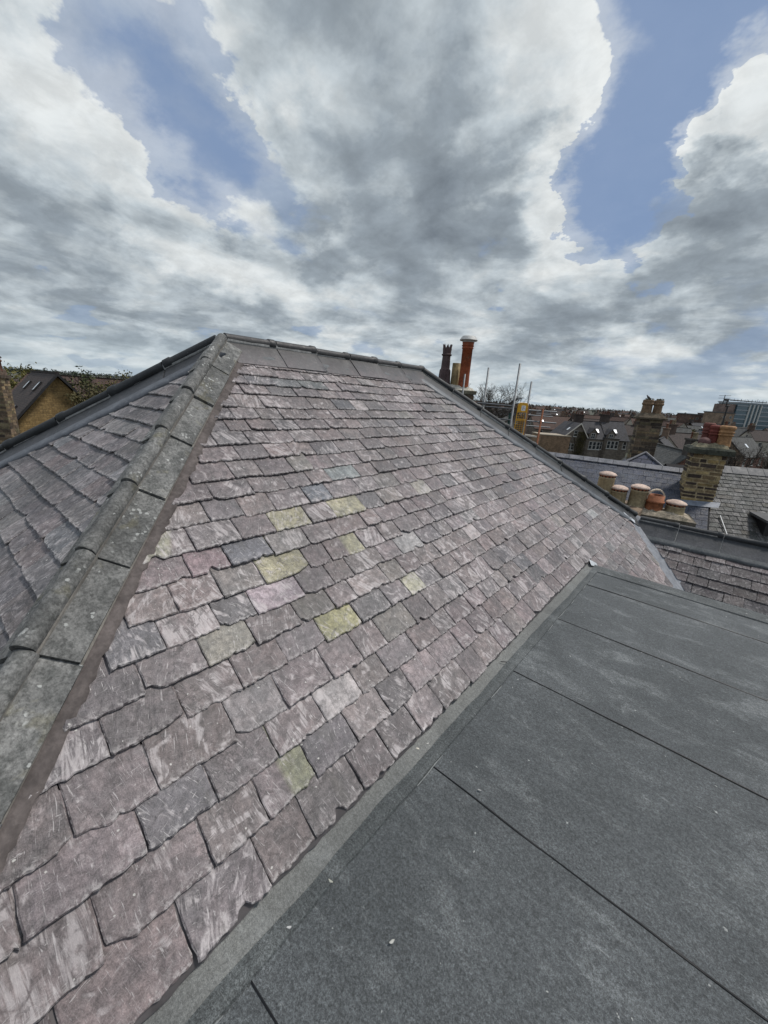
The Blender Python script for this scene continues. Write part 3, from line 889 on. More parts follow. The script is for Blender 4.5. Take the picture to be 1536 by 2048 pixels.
# main ridge
dR = APEX2 - APEX
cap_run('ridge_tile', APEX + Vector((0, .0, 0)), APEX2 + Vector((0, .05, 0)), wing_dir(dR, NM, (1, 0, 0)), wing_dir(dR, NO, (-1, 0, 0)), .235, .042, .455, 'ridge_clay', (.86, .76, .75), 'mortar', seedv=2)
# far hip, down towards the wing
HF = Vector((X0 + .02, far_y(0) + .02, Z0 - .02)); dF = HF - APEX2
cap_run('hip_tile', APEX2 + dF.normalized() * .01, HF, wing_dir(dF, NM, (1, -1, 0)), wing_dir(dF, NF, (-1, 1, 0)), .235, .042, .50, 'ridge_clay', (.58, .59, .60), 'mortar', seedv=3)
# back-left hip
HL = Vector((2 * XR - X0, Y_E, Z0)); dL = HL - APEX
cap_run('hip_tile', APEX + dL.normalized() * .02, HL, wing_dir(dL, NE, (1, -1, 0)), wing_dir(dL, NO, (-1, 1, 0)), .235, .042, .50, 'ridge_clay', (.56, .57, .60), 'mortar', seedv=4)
# near hip in stone
HN = Vector((X0, Y_E, Z0)); dN = HN - APEX
cap_run('stone_hip_tile', APEX + dN.normalized() * .02 + Vector((0, 0, .012)), HN, wing_dir(dN, NM, (1, 1, 0)), wing_dir(dN, NE, (-1, -1, 0)), .142, .038, .43, 'hip_stone', (1, 1, 1), 'mortar', th=.022, seedv=6, jcol=(.16, .15, .135), collar=1.015, lap_lift=.013, joint=.004)
# wing ridge
WP, WQ = Vector((X0 + .12, YW, ZW)), Vector((7.0, YW, ZW)); dW = WQ - WP
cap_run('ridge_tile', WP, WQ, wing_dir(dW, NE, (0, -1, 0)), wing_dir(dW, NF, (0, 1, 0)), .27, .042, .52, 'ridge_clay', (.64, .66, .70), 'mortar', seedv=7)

# --- mortar fillets and lead along the caps (strips lying on a slope)
def strip(name, fr, pts_in, pts_out, n0, n1, mat, col, rag_in=0.0, rag_out=.004, seg=60, thick=.012, label=None, smooth=True):
    """pts_in/out: (lat0,s0,lat1,s1) edge lines in slope coordinates"""
    rnd = random.Random(7)
    V = []; F = []
    for k in range(seg + 1):
        t = k / seg
        a = (pts_in[0] + (pts_in[2] - pts_in[0]) * t, pts_in[1] + (pts_in[3] - pts_in[1]) * t)
        c = (pts_out[0] + (pts_out[2] - pts_out[0]) * t + rnd.gauss(0, rag_out), pts_out[1] + (pts_out[3] - pts_out[1]) * t + rnd.gauss(0, rag_out))
        mid = ((a[0] + c[0]) / 2, (a[1] + c[1]) / 2)
        wob = rnd.gauss(0, .001)
        V += [fr.pt(a[0], a[1], n0), fr.pt(mid[0], mid[1], (n0 + n1) / 2 + .003 + wob), fr.pt(c[0], c[1], n1 + wob), fr.pt(c[0], c[1], n1 - thick)]
    for k in range(seg):
        for q in range(3):
            F.append((4 * k + q, 4 * k + q + 1, 4 * k + 5 + q, 4 * k + 4 + q))
    mbt = MB(); mbt.cur = (*col, 0)
    mbt.add(V, F, smooth)
    o = local(mbt.build(name, mat, house))
    if label: o['label'] = label
    return o
# near hip: brown fillet on the long slope
strip('mortar_fillet', FR_MAIN, (hip_y(2.86) + .14, 2.86, hip_y(-.02) + .14, -.02), (hip_y(2.86) + .236, 2.86, hip_y(-.02) + .246, -.02), .012, .020, 'mortar', (.105, .090, .085), rag_out=.004, seg=170, label='brown mortar fillet beside the stone hip tiles')
strip('mortar_fillet', FR_END, (xr(2.86) - .10, 2.86, xr(0) - .10, 0), (xr(2.86) - .19, 2.86, xr(0) - .19, 0), .034, .018, 'mortar', (.11, .105, .10), rag_out=.008)
strip('undereaves_slate', FR_MAIN, (-3.0, .20, FELT_END, .20), (-3.0, -.012, FELT_END, -.012), -.004, .0025, 'plain', (.115, .105, .105), rag_out=.003, seg=220, thick=.008)
# grey strips under the ridge and far hips
strip('mortar_fillet', FR_MAIN, (YA + .30, 3.00, YB - .05, 3.00), (YA + .24, 2.885, YB + .02, 2.885), .034, .024, 'mortar', (.135, .140, .143), rag_out=.009)
strip('lead_soaker', FR_MAIN, (far_y(2.93) - .24, 2.93, far_y(-.02) - .24, -.02), (far_y(2.93) - .365, 2.93, far_y(-.02) - .365, -.02), .036, .021, 'lead', (.42, .44, .46), rag_out=.010)
strip('lead_soaker', FR_END, (xl(2.93) + .24, 2.93, xl(0) + .24, 0), (xl(2.93) + .37, 2.93, xl(0) + .37, 0), .036, .021, 'lead', (.45, .46, .49), rag_out=.010)
strip('lead_soaker', FR_WING, (-.60, -.25, 7, -.25), (-.55, -.345, 7, -.345), .034, .024, 'ridge_clay', (.75, .82, .80), rag_out=.004)

# --- lead valley between the long slope and the wing
mbt = MB(); mbt.cur = (.95, .96, 1.0, 0)
V = []; F = []
nseg = 14
for k in range(nseg + 1):
    s = .02 - 1.45 * k / nseg
    yv = val_y(s); st = .004 if (k % 6) else .008
    V += [FR_MAIN.pt(yv - VAL_OFF - .05, s, .004), FR_MAIN.pt(yv - VAL_OFF * .85, s, .008 + st), FR_MAIN.pt(yv - .03, s, .010 + st), FR_MAIN.pt(yv + .0, s, .012 + st)]
    z = Z0 + s * SN; sw = (z - ZW) / SN
    V += [FR_WING.pt(wx(sw) + .12, sw, .004)]
for k in range(nseg):
    for q in range(4):
        F.append((5 * k + q, 5 * k + q + 1, 5 * k + 6 + q, 5 * k + 5 + q))
mbt.add(V, F)
local(mbt.build('lead_valley', 'lead', house))
# white scrap of lead flashing at the felt corner and at the head of the valley
mbt = MB(); mbt.cur = (1.9, 1.9, 1.85, 0)
c0 = FR_MAIN.pt(FELT_END + .02, -.075, .036)
mbt.add([FR_MAIN.pt(FELT_END - .05, -.045, .030), FR_MAIN.pt(FELT_END + .06, -.12, .030), FR_MAIN.pt(FELT_END + .11, -.07, .027), FR_MAIN.pt(FELT_END + .02, .01, .028)], [(0, 1, 2, 3)])
local(mbt.build('lead_flashing', 'lead', house))['label'] = 'pale scrap of lead flashing at the flat roof corner'
mbt = MB(); mbt.cur = (2.0, 2.0, 2.0, 0)
sv_ = .02; yv = val_y(sv_)
mbt.add([FR_MAIN.pt(yv - .42, .13, .034), FR_MAIN.pt(yv - .36, -.10, .034), FR_MAIN.pt(yv - .22, -.06, .028), FR_MAIN.pt(yv - .24, .14, .034)], [(0, 1, 2, 3)])
o = local(mbt.build('lead_flashing', 'lead', house)); o['label'] = 'pale scrap of lead flashing at the head of the valley'

# --- flat felt roof: overlapping sheets, each with a dark bleed line at its lap
felt = thing('flat_roof', None, None); felt.parent = house; felt.location = HINV
SEAMS = [-4.20, -3.29, -2.38, -1.47, -.565, .344, 1.28, 2.21, 3.095, 3.98, FELT_END - .115]
XL, XRT = -.668, 4.9
rndf = random.Random(4)
for k in range(len(SEAMS) - 1):
    y0, y1 = SEAMS[k], SEAMS[k + 1] + .08
    if k == len(SEAMS) - 2: y1 = SEAMS[k + 1] + .02
    # sheet: far edge tucked below the next sheet, near edge lapped over the previous one
    nx, ny = 46, 7
    V = []; F = []
    for j in range(ny + 1):
        for i in range(nx + 1):
            tx = (i / nx) ** 1.4; ty = j / ny
            x = XL + (XRT - XL) * tx; y = y0 + (y1 - y0) * ty + (.004 * noise1(x * 2.3, k * 3) if j == 0 else 0)
            z = FELT_Z + .006 - .0045 * ty + .0012 * noise1(x * 1.1 + y * 1.7, k) + (.0015 * noise1(x * 3, k) if j == 0 else 0)
            V.append((x, y, z))
    for j in range(ny):
        for i in range(nx):
            a = j * (nx + 1) + i; F.append((a, a + 1, a + nx + 2, a + nx + 1))
    n0 = len(V)
    for i in range(nx + 1):
        V.append((V[i][0], V[i][1], FELT_Z - .006))
    for i in range(nx):
        F.append((i, n0 + i, n0 + i + 1, i + 1))
    mbt = MB(); mbt.add(V, F, False); mbt.build('felt_sheet', 'felt', felt)
    # bitumen bleed at the lap
    mbt = MB(); V2 = []; F2 = []
    for i in range(nx + 1):
        x, y, z = V[i]
        wv = .0024 + .0012 * noise1(x * 7, k * 5) + .0012 * rndf.random()
        V2 += [(x, y + .001, z + .0012), (x, y - wv, z - .0005), (x, y - wv - .001, FELT_Z - .004)]
    for i in range(nx):
        for q in range(2): F2.append((3 * i + q, 3 * i + q + 1, 3 * i + 4 + q, 3 * i + 3 + q))
    mbt.add(V2, F2); mbt.build('lap_seam', 'bitumen', felt)
# substrate
mbt = MB(); mbt.box(X0 + .005, XRT, -4.3, FELT_END - .004, FELT_Z - .16, FELT_Z - .007); mbt.build('roof_deck', 'deck', felt)
# perimeter cover strip along the slates, with a torn inner lap
mbt = MB(); V = []; F = []
n = 150
for k in range(n + 1):
    y = -4.2 + (FELT_END + 4.2 - .01) * k / n
    xo = -.712 + .007 * noise1(y * 2.1, 1) + .004 * noise1(y * 6, 2) + max(0, (1.6 - abs(y - 2.2))) * -.006
    xi = XL + .014 + .003 * noise1(y * 5, 4) + .0025 * rndf.random()
    V += [(xo - .002, y, FELT_Z - .004), (xo, y, FELT_Z + .011), ((xo + xi) / 2, y, FELT_Z + .0155 + .0015 * noise1(y * 8, 9)), (xi - .004, y, FELT_Z + .0135), (xi, y, FELT_Z + .005)]
for k in range(n):
    for q in range(4): F.append((5 * k + q, 5 * k + 5 + q, 5 * k + 6 + q, 5 * k + 1 + q))
mbt.add([(-x if False else x, y, z) for x, y, z in V], [f[::-1] for f in F], False)
mbt.build('edge_strip', 'felt_strip', felt)
# chalky torn lap line on the strip's inner edge
yy = -1.2
while yy < FELT_END - .1:
    L = rndf.uniform(.05, .28)
    if rndf.random() < .5:
        st = 10; V = []; F = []; mbt = MB(); mbt.cur = (.24, .25, .245, 0)
        for k in range(st + 1):
            y = min(yy + L * k / st, FELT_END - .05); w = .0017 * math.sin(math.pi * k / st) * rndf.uniform(.2, 1) + .0006
            x = XL + .018 + .004 * noise1(y * 5, 4)
            V += [(x - w, y, FELT_Z + .0145), (x + w, y, FELT_Z + .0095)]
        for k in range(st): F.append((2 * k, 2 * k + 1, 2 * k + 3, 2 * k + 2))
        mbt.add(V, F); mbt.build('torn_lap', 'mortar', felt)
    yy += L + rndf.uniform(.02, .28)
# raised far edge
mbt = MB(); V = []; F = []
n = 60
for k in range(n + 1):
    x = X0 + .08 + (XRT - X0 - .08) * k / n
    j = .0015 * noise1(x * 4, 3)
    V += [(x, FELT_END - .125 + j, FELT_Z + .004), (x, FELT_END - .12 + j, FELT_Z + .012), (x, FELT_END - .035, FELT_Z + .034 + j), (x, FELT_END, FELT_Z + .034 + j), (x, FELT_END + .004, FELT_Z - .07)]
for k in range(n):
    for q in range(4): F.append((5 * k + q, 5 * k + 5 + q, 5 * k + 6 + q, 5 * k + 1 + q))
mbt.add(V, F)
mbt.build('edge_upstand', 'felt_strip', felt)
# grey mineral eaves strip between slates and felt
mbt = MB(); V = []; F = []
n = 120
for k in range(n + 1):
    y = -4.2 + (FELT_END + 4.2 + .03) * k / n
    V += [(X0 - .10, y, Z0 + .068), (X0 - .012, y, Z0 - .006), (X0 + .03, y, FELT_Z + .013 + .002 * noise1(y * 3, 1)), (X0 + .098, y, FELT_Z + .005), (X0 + .104, y, FELT_Z - .005)]
for k in range(n):
    for q in range(4): F.append((5 * k + q, 5 * k + 1 + q, 5 * k + 6 + q, 5 * k + 5 + q))
mbt.add(V, F)
mbt.build('eaves_strip', 'eaves_strip', felt)
# scraps of slate and a few dead leaves lying on the felt
def scrap(px, py, size, col, name, label, cat, thick=.004, rot=0, curl=0):
    d = dirpx(px, py); P = d * ((FELT_Z + .012) / d.z)
    mbt = MB(); mbt.cur = (*col, 0)
    pts = []
    for k in range(9):
        a = 2 * math.pi * k / 9
        r = size * (.55 + .45 * random.random())
        pts.append((r * math.cos(a), r * .42 * math.sin(a), curl * math.cos(a) ** 2))
    mbt.prism(pts, (0, 0, thick))
    o = mbt.build(name, 'plain', None, P, rot)
    tag(o, label, cat)
scrap(835, 1498, .012, (.62, .58, .50), 'slate_chip', 'pale stone chip lying beside the eaves of the slates', 'debris', rot=.4)
scrap(855, 1488, .009, (.48, .47, .44), 'slate_chip', 'smaller grey chip just right of the pale stone chip at the eaves', 'debris', rot=1.4)
scrap(661, 1763, .013, (.42, .42, .36), 'dead_leaf', 'small pale dead leaf on the felt near the torn lap', 'leaf', .002, .2, .003)
scrap(784, 1884, .012, (.46, .46, .42), 'dead_leaf', 'small pale dead leaf out on the open felt sheet', 'leaf', .002, 1.2, .003)
scrap(958, 1581, .010, (.30, .30, .29), 'slate_chip', 'small grey slate chip in the middle of the felt roof', 'debris', rot=.4)
scrap(578, 1856, .010, (.45, .45, .44), 'slate_chip', 'small pale grit lump near the lower left felt lap', 'debris', rot=.9)
mbt = MB(); mbt.tube((0, 0, 0), (.035, .02, .004), .0028, seg=6)
d = dirpx(1001, 1323); tag(mbt.build('nail', 'dark_trim', None, d * ((FELT_Z + .024) / d.z)), 'dark roofing nail lying on the grey eaves strip', 'nail')
# a nail head / hook on two slates

# ------------------------------------------------------------------ ground
def terrain_z(r):
    if r < 260: return -13.5
    if r < 1300: return -13.5 + 9.0 * ((r - 260) / 1040) ** 1.3
    return -4.5 + min(1, (r - 1300) / 3500) * 2.0

def gz(x, y): return terrain_z(math.hypot(x, y))

mb = MB(); V = []; F = []
rads = [0.5, 8, 20, 40, 80, 140, 220, 300, 400, 500, 620, 760, 900, 1100, 1300, 1700, 2400, 3600, 5500, 8500]
NS = 72
for r in rads:
    for k in range(NS):
        a = 2 * math.pi * k / NS; V.append((r * math.cos(a), r * math.sin(a), terrain_z(r)))
for i in range(len(rads) - 1):
    for k in range(NS):
        k2 = (k + 1) % NS; F.append((i * NS + k, (i + 1) * NS + k, (i + 1) * NS + k2, i * NS + k2))
F.append(tuple(range(NS)))
mb.add(V, F, True)
m, b, p = new_mat('ground_mix')
tcg = b.n('ShaderNodeTexCoord'); n1 = b.noise(tcg.outputs['Object'], .02, 6, .6); n2 = b.noise(tcg.outputs['Object'], .3, 4, .6)
cgd = b.mix(b.ramp(n1, .42, .58), (.035, .042, .022), (.075, .068, .055))
setp(b, p, b.mix(.5, cgd, b.mix(1, cgd, b.ramp(n2, .3, .7, .5, 1.4), 'MULTIPLY')), .95)
tag(mb.build('ground', 'ground_mix'), kind='structure')

def zat(P, px, py):
    d = dirpx(px, py); return d.z / math.hypot(d.x, d.y) * math.hypot(P.x, P.y)
CAMYAW = math.atan2(RM[1][0], RM[0][0])
RX = Vector((math.cos(CAMYAW), math.sin(CAMYAW), 0)); FY = Vector((-math.sin(CAMYAW), math.cos(CAMYAW), 0))

# ------------------------------------------------------------------ coursed stone
def block_courses(mb, w, d, z0, z1, bh, bl, cols, rnd, mort=.012, proud=.012, core=(.20, .165, .12)):
    """four faces of separate blocks round a mortar core (local, centred)"""
    mb.cur = (*core, 0); mb.box(-w / 2 + .012, w / 2 - .012, -d / 2 + .012, d / 2 - .012, z0, z1)
    z = z0; r = 0
    while z < z1 - .02:
        h = min(bh * rnd.uniform(.75, 1.25), z1 - z)
        for face in range(4):
            L = w if face % 2 == 0 else d
            x = -L / 2
            while x < L / 2 - .01:
                l = bl * rnd.uniform(.55, 1.5)
                if L / 2 - (x + l) < bl * .4: l = L / 2 - x
                base = rnd.choice(cols); k = rnd.uniform(.75, 1.2)
                mb.cur = (*[c * k for c in base], 0)
                pr = rnd.uniform(0, proud); g = mort * .5
                o = (d if face % 2 == 0 else w) / 2
                a0, a1 = x + g, x + l - g
                if face % 2 == 0:     # avoid corners coinciding
                    a0, a1 = a0 - (pr if x <= -L / 2 + .001 else 0), a1
                M = Matrix.Rotation(face * math.pi / 2, 4, 'Z')
                j = [rnd.uniform(-.006, .006) for _ in range(6)]
                f0 = -(o + pr)
                vs = [M @ Vector(v) for v in ((a0, f0 + .05, z + g), (a1, f0 + .05, z + g), (a1, f0 + .05, z + h - g), (a0, f0 + .05, z + h - g),
                      (a0 + .008, f0 + j[0], z + g + .006), (a1 - .008, f0 + j[1], z + g + .006), (a1 - .008, f0 + j[2], z + h - g - .006), (a0 + .008, f0 + j[3], z + h - g - .006))]
                mb.add(vs, [(4, 5, 6, 7), (0, 1, 5, 4), (1, 2, 6, 5), (2, 3, 7, 6), (3, 0, 4, 7)])
                x += l
        z += h; r += 1

YSTONE = [(.38, .29, .145), (.30, .22, .10), (.20, .145, .08), (.085, .062, .046), (.055, .042, .035), (.32, .25, .14), (.24, .175, .10), (.07, .052, .042)]
BSTONE = [(.20, .145, .095), (.15, .108, .072), (.10, .074, .052), (.24, .175, .10), (.07, .054, .042), (.17, .14, .085)]

def slab_cap(mb, w, d, z, h, slope, col, rnd, over=.0):
    """weathered sloping cap: a thick slab with a hipped top"""
    mb.cur = (*col, 0)
    W, D = w / 2 + over, d / 2 + over
    nx = 9
    bot = [(-W, -D, z), (W, -D, z), (W, D, z), (-W, D, z)]
    def j(v, a=.012): return (v[0] + rnd.uniform(-a, a), v[1] + rnd.uniform(-a, a), v[2] + rnd.uniform(-a, a))
    mid = [(x, y, z + h) for x, y, _ in bot]
    top = [(x * (1 - slope), y * (1 - slope), z + h + slope * .5 * min(w, d)) for x, y, _ in bot]
    mb.add([j(v, .006) for v in bot] + [j(v) for v in mid] + [j(v) for v in top],
           [(3, 2, 1, 0), (0, 1, 5, 4), (1, 2, 6, 5), (2, 3, 7, 6), (3, 0, 4, 7), (4, 5, 9, 8), (5, 6, 10, 9), (6, 7, 11, 10), (7, 4, 8, 11), (8, 9, 10, 11)])

def lumpy_mound(mb, w, d, z, h, col, rnd, nx=14, ny=8):
    """hand-trowelled mortar flaunching"""
    mb.cur = (*col, 0)
    V = []; F = []
    for j in range(ny + 1):
        for i in range(nx + 1):
            u, v = i / nx * 2 - 1, j / ny * 2 - 1
            e = min(1, (1 - max(abs(u), abs(v))) * 3.2)
            V.append((u * w / 2, v * d / 2, z + h * (e ** .6) + (rnd.uniform(-.02, .02) if e > 0 else 0)))
    for j in range(ny):
        for i in range(nx):
            a = j * (nx + 1) + i; F.append((a, a + 1, a + nx + 2, a + nx + 1))
    mb.add(V, F, False)

# ------------------------------------------------------------------ chimney with crown pot, buff pot and red pot behind the far hip
rnd = random.Random(31)
D_A = 11.2
PA = at(906, 771, D_A)
stackA = thing('chimney_stack', 'chimney stack behind the far hip with crown, buff and tall red pots', 'chimney', (PA.x, PA.y, -13), CAMYAW + .12)
za = PA.z + 13
mb = MB(); block_courses(mb, 1.10, .62, za - 2.6, za - .22, .16, .34, BSTONE, rnd); mb.cur = (.2, .15, .1, 0); mb.box(-.5, .5, -.28, .28, 0, za - 2.6)
mb.build('stack', 'stone_block', stackA)
mb = MB(); slab_cap(mb, 1.20, .72, za - .22, .09, .02, (.16, .15, .11), rnd)
mb.build('coping', 'render_cap', stackA)
mb = MB(); lumpy_mound(mb, 1.16, .70, za - .125, .13, (.48, .45, .38), rnd)
mb.build('flaunching', 'render_cap', stackA)
def oct_crown(mb, H, r0, col, colt):
    seg = 8; mb.cur = (*col, 0)
    # fluted flared foot: alternate radii
    def ring(r, z, flute=0, n=16): return [((r + (flute if k % 2 else 0)) * math.cos(2 * math.pi * k / n), (r + (flute if k % 2 else 0)) * math.sin(2 * math.pi * k / n), z) for k in range(n)]
    prof = [(r0 * 1.28, 0, .03), (r0 * 1.22, .06 * H, .03), (r0 * 1.06, .38 * H, .022), (r0 * 1.10, .40 * H, .0), (r0 * 1.0, .42 * H, 0), (r0 * .90, .72 * H, 0), (r0 * 1.12, .735 * H, 0), (r0 * 1.15, .76 * H, 0), (r0 * .92, .775 * H, 0), (r0 * 1.02, .90 * H, 0)]
    rings = [ring(*q) for q in prof]
    V = [v for r in rings for v in r]; F = []
    for i in range(len(rings) - 1):
        for k in range(16):
            k2 = (k + 1) % 16; F.append((i * 16 + k, i * 16 + k2, i * 16 + 16 + k2, i * 16 + 16 + k))
    mb.add(V, F)
    # crown points
    z0, r = .90 * H, r0 * 1.02
    for k in range(8):
        a0, a1 = 2 * math.pi * k / 8, 2 * math.pi * (k + 1) / 8; am = (a0 + a1) / 2
        o = [(r * math.cos(a0), r * math.sin(a0), z0), (r * math.cos(a1), r * math.sin(a1), z0), (r * 1.06 * math.cos(am), r * 1.06 * math.sin(am), H)]
        i_ = [(x * .82, y * .82, z) for x, y, z in o]
        mb.add(o + i_, [(0, 1, 2), (5, 4, 3), (0, 2, 5, 3), (1, 4, 5, 2)])
    mb.cur = (.02, .018, .018, 0); mb.lathe([(r0 * .8, 0), (r0 * .8, .78 * H)], 12)
def rel(P, root):
    return Matrix.Rotation(-root.rotation_euler.z, 4, 'Z') @ (Vector(P) - Vector(root.location))
def pot_at(root, pxb, pyb, depth, zbase=None):
    P = at(pxb, pyb, depth); q = rel(P, root)
    if zbase is not None: q.z = zbase
    return q, P
q, P = pot_at(stackA, 887.5, 766, D_A + .05); q.z = za - .02
H = zat(P, 892.5, 688.5) + 13 - q.z
mb = MB(); oct_crown(mb, H, .125, (.085, .058, .058), None)
o = mb.build('chimney_pot', 'clay', stackA, q, .2); o['label'] = 'dark brown octagonal crown pot'
q, P = pot_at(stackA, 909, 769, D_A + .1); q.z = za - .02
H = zat(P, 913, 726.5) + 13 - q.z
mb = MB(); mb.cur = (.27, .20, .10, 0); mb.lathe([(.128, 0), (.118, H), (.092, H), (.090, H - .3)], 20, cap=False)
o = mb.build('chimney_pot', 'clay', stackA, q); o['label'] = 'plain short buff pot'
q, P = pot_at(stackA, 926.5, 771, D_A - .12); q.z = za - .03
H = zat(P, 934, 684) + 13 - q.z
mb = MB(); mb.cur = (.26, .068, .028, 0)
mb.lathe([(.150, 0), (.148, .05), (.140, .3), (.142, H * .85), (.158, H * .855), (.160, H * .872), (.148, H * .878), (.150, H * .905), (.166, H * .91), (.168, H * .925), (.152, H * .932), (.160, H * .98), (.165, H), (.12, H)], 28)
o = mb.build('chimney_pot', 'clay', stackA, q); o['label'] = 'tall red terracotta pot under a pale metal cowl'
mb = MB(); hc = zat(P, 934.5, 672) + 13 - q.z - H
mb.lathe([(.165, H - .01), (.168, H + hc * .15), (.235, H + hc * .20), (.245, H + hc * .30), (.205, H + hc * .72), (.175, H + hc * .95), (.06, H + hc)], 26)
c_ = mb.build('cowl', 'cap_metal', o); c_.data.set_sharp_from_angle(angle=.7)

# ------------------------------------------------------------------ scaffold beyond the far hip
D_S = 12.6
PS = at(1030, 830, D_S)
scaf = thing('scaffold', 'galvanised tube scaffold with guard rails rising beyond the far hip', 'scaffold', (PS.x, PS.y, gz(PS.x, PS.y)))
def rl(P): return Vector(P) - Vector(scaf.location)
def pole(px0, py0, px1, py1, depth, mat='galv', r=.031, name='scaffold_pole', label=None, down=None):
    P1 = at(px1, py1, depth); z0 = zat(P1, px0, py0)
    mbp = MB(); b0 = rl((P1.x, P1.y, P1.z if down is None else down)); t0 = rl((P1.x, P1.y, z0))
    mbp.lathe([(r, b0.z), (r, t0.z), (r * .78, t0.z), (r * .78, t0.z - .3)], 12, c=(b0.x, b0.y, 0), cap=False)
    o = mbp.build(name, mat, scaf)
    if label: o['label'] = label
    return o
pole(974, 735, 968, 805, D_S + .6, down=-13.4)
pole(1038.5, 727, 1027, 812, D_S, down=-13.4)
pole(1062, 763, 1053, 825, D_S + .9, down=-13.4)
pole(929, 748, 925, 790, D_S - 2.4, 'timber_pole' if False else 'galv', down=-2.2, r=.022)
pole(1087, 818, 1074, 887, D_S + 1.0, 'rust', label='rusty orange scaffold pole', down=-13.4)
pole(1061, 815, 1049, 866, D_S - .2, 'rust_dark', r=.017, label='thin dark rusty pole beside the gate', down=-4)
def rail(p0, d0, p1, d1, mat='galv', r=.0242, name='guard_rail'):
    mbp = MB(); mbp.tube(rl(at(*p0, d0)), rl(at(*p1, d1)), r, seg=10)
    return mbp.build(name, mat, scaf)
rail((955, 805.5), D_S + .5, (1031, 812.5), D_S + .1)
rail((962, 812.5), D_S + .7, (1024, 817.5), D_S + .3)
rail((1050, 819.5), D_S + 1.0, (1113, 824), D_S + 1.3)
rail((985, 836.5), D_S + .6, (1022, 840), D_S + .3)
rail((1052, 841.5), D_S + 1.0, (1112, 846.5), D_S + 1.3)
rail((1054, 829.5), D_S + 2.4, (1105, 834), D_S + 2.6, r=.02)
rail((1052, 851), D_S + 2.2, (1100, 855), D_S + 2.4, r=.02)
mb = MB()
pa, pb = rl(at(1046, 868, D_S + .5)), rl(at(1074, 872, D_S + .6)); dv = (pb - pa)
mb.prism([pa, pb, pb + Vector((0, 0, -.05)), pa + Vector((0, 0, -.05))], Vector((-dv.y, dv.x, 0)).normalized() * .22)
mb.cur = (.62, .58, .50, 0)
mb.tint = [(.62, .58, .50, 0)] * len(mb.v)
mb.build('scaffold_board', 'timber', scaf)
# couplers where tubes cross
for (px, py, dd) in [(968.5, 807, D_S + .57), (1027.5, 811.5, D_S + .03), (1053.5, 820, D_S + .93), (1085, 823, D_S + 1.02), (1081, 845, D_S + 1.02)]:
    P = rl(at(px, py, dd)); mb = MB()
    mb.box(-.045, .045, -.045, .045, -.05, .05, Matrix.Translation(P) @ Matrix.Rotation(CAMYAW, 4, 'Z')); mb.tube(P + Vector((-.06, 0, 0)), P + Vector((.06, .02, 0)), .012)
    mb.build('coupler', 'galv', scaf)
mb = MB(); P0_ = at(1018, 826, D_S + .4); P1_ = at(1023, 826.5, D_S + .35); h_ = .42
mb.prism([rl(P0_), rl(P1_), rl(P1_) - Vector((0, 0, h_)), rl(P0_) - Vector((0, 0, h_))], RX * .01 + FY * .012)
mb.build('debris_net', 'green_mesh', scaf)

# yellow ladder gate clamped to the scaffold
PG = at(1037, 868, D_S - .05)
gate = thing('ladder_gate', 'yellow steel ladder gate with a white notice clamped to the scaffold', 'gate', PG, CAMYAW + .05)
W_G = 19.5 * D_S / FPX; HG = zat(PG, 1044, 806) - PG.z
mb = MB(); x0, x1 = -W_G / 2, W_G / 2; r = .0125
zt = HG - .055
mb.path([(x0, 0, -.8), (x0, 0, zt), (x0 + .06, 0, HG), (x1 - .06, 0, HG), (x1, 0, zt), (x1, 0, -.8)], r)
for z in (HG - .27, HG * .47, HG * .43, 0.0): mb.tube((x0, 0, z), (x1, 0, z), r)
mb.build('gate_frame', 'yellow_paint', gate)
mb = MB()
for z in np.linspace(-.75, HG - .3, 24): mb.tube((x0, .004, z), (x1, .004, z), .0042, seg=5)
for x in np.linspace(x0, x1, 5)[1:-1]: mb.tube((x, .010, -.78), (x, .010, HG - .28), .0042, seg=5)
mb.build('gate_mesh', 'yellow_paint', gate)
mb = MB(); mb.box(x0 + .012, x1 - .012, -.004, .004, HG - .265, HG - .012); pl_ = mb.build('gate_plate', 'yellow_paint', gate)
mb = MB(); nx0, nx1 = x0 + .115, x1 - .07; mb.box(nx0, nx1, -.009, -.005, HG - .235, HG - .075); mb.build('notice', 'paper', pl_)
mb = MB()
for k, (a, c) in enumerate([(.2, .75), (.2, .55), (.2, .8), (.2, .5)]):
    mb.box(nx0 + (nx1 - nx0) * a, nx0 + (nx1 - nx0) * c, -.0115, -.0095, HG - .115 - k * .03, HG - .105 - k * .03)
mb.build('notice_text', 'ink', pl_)

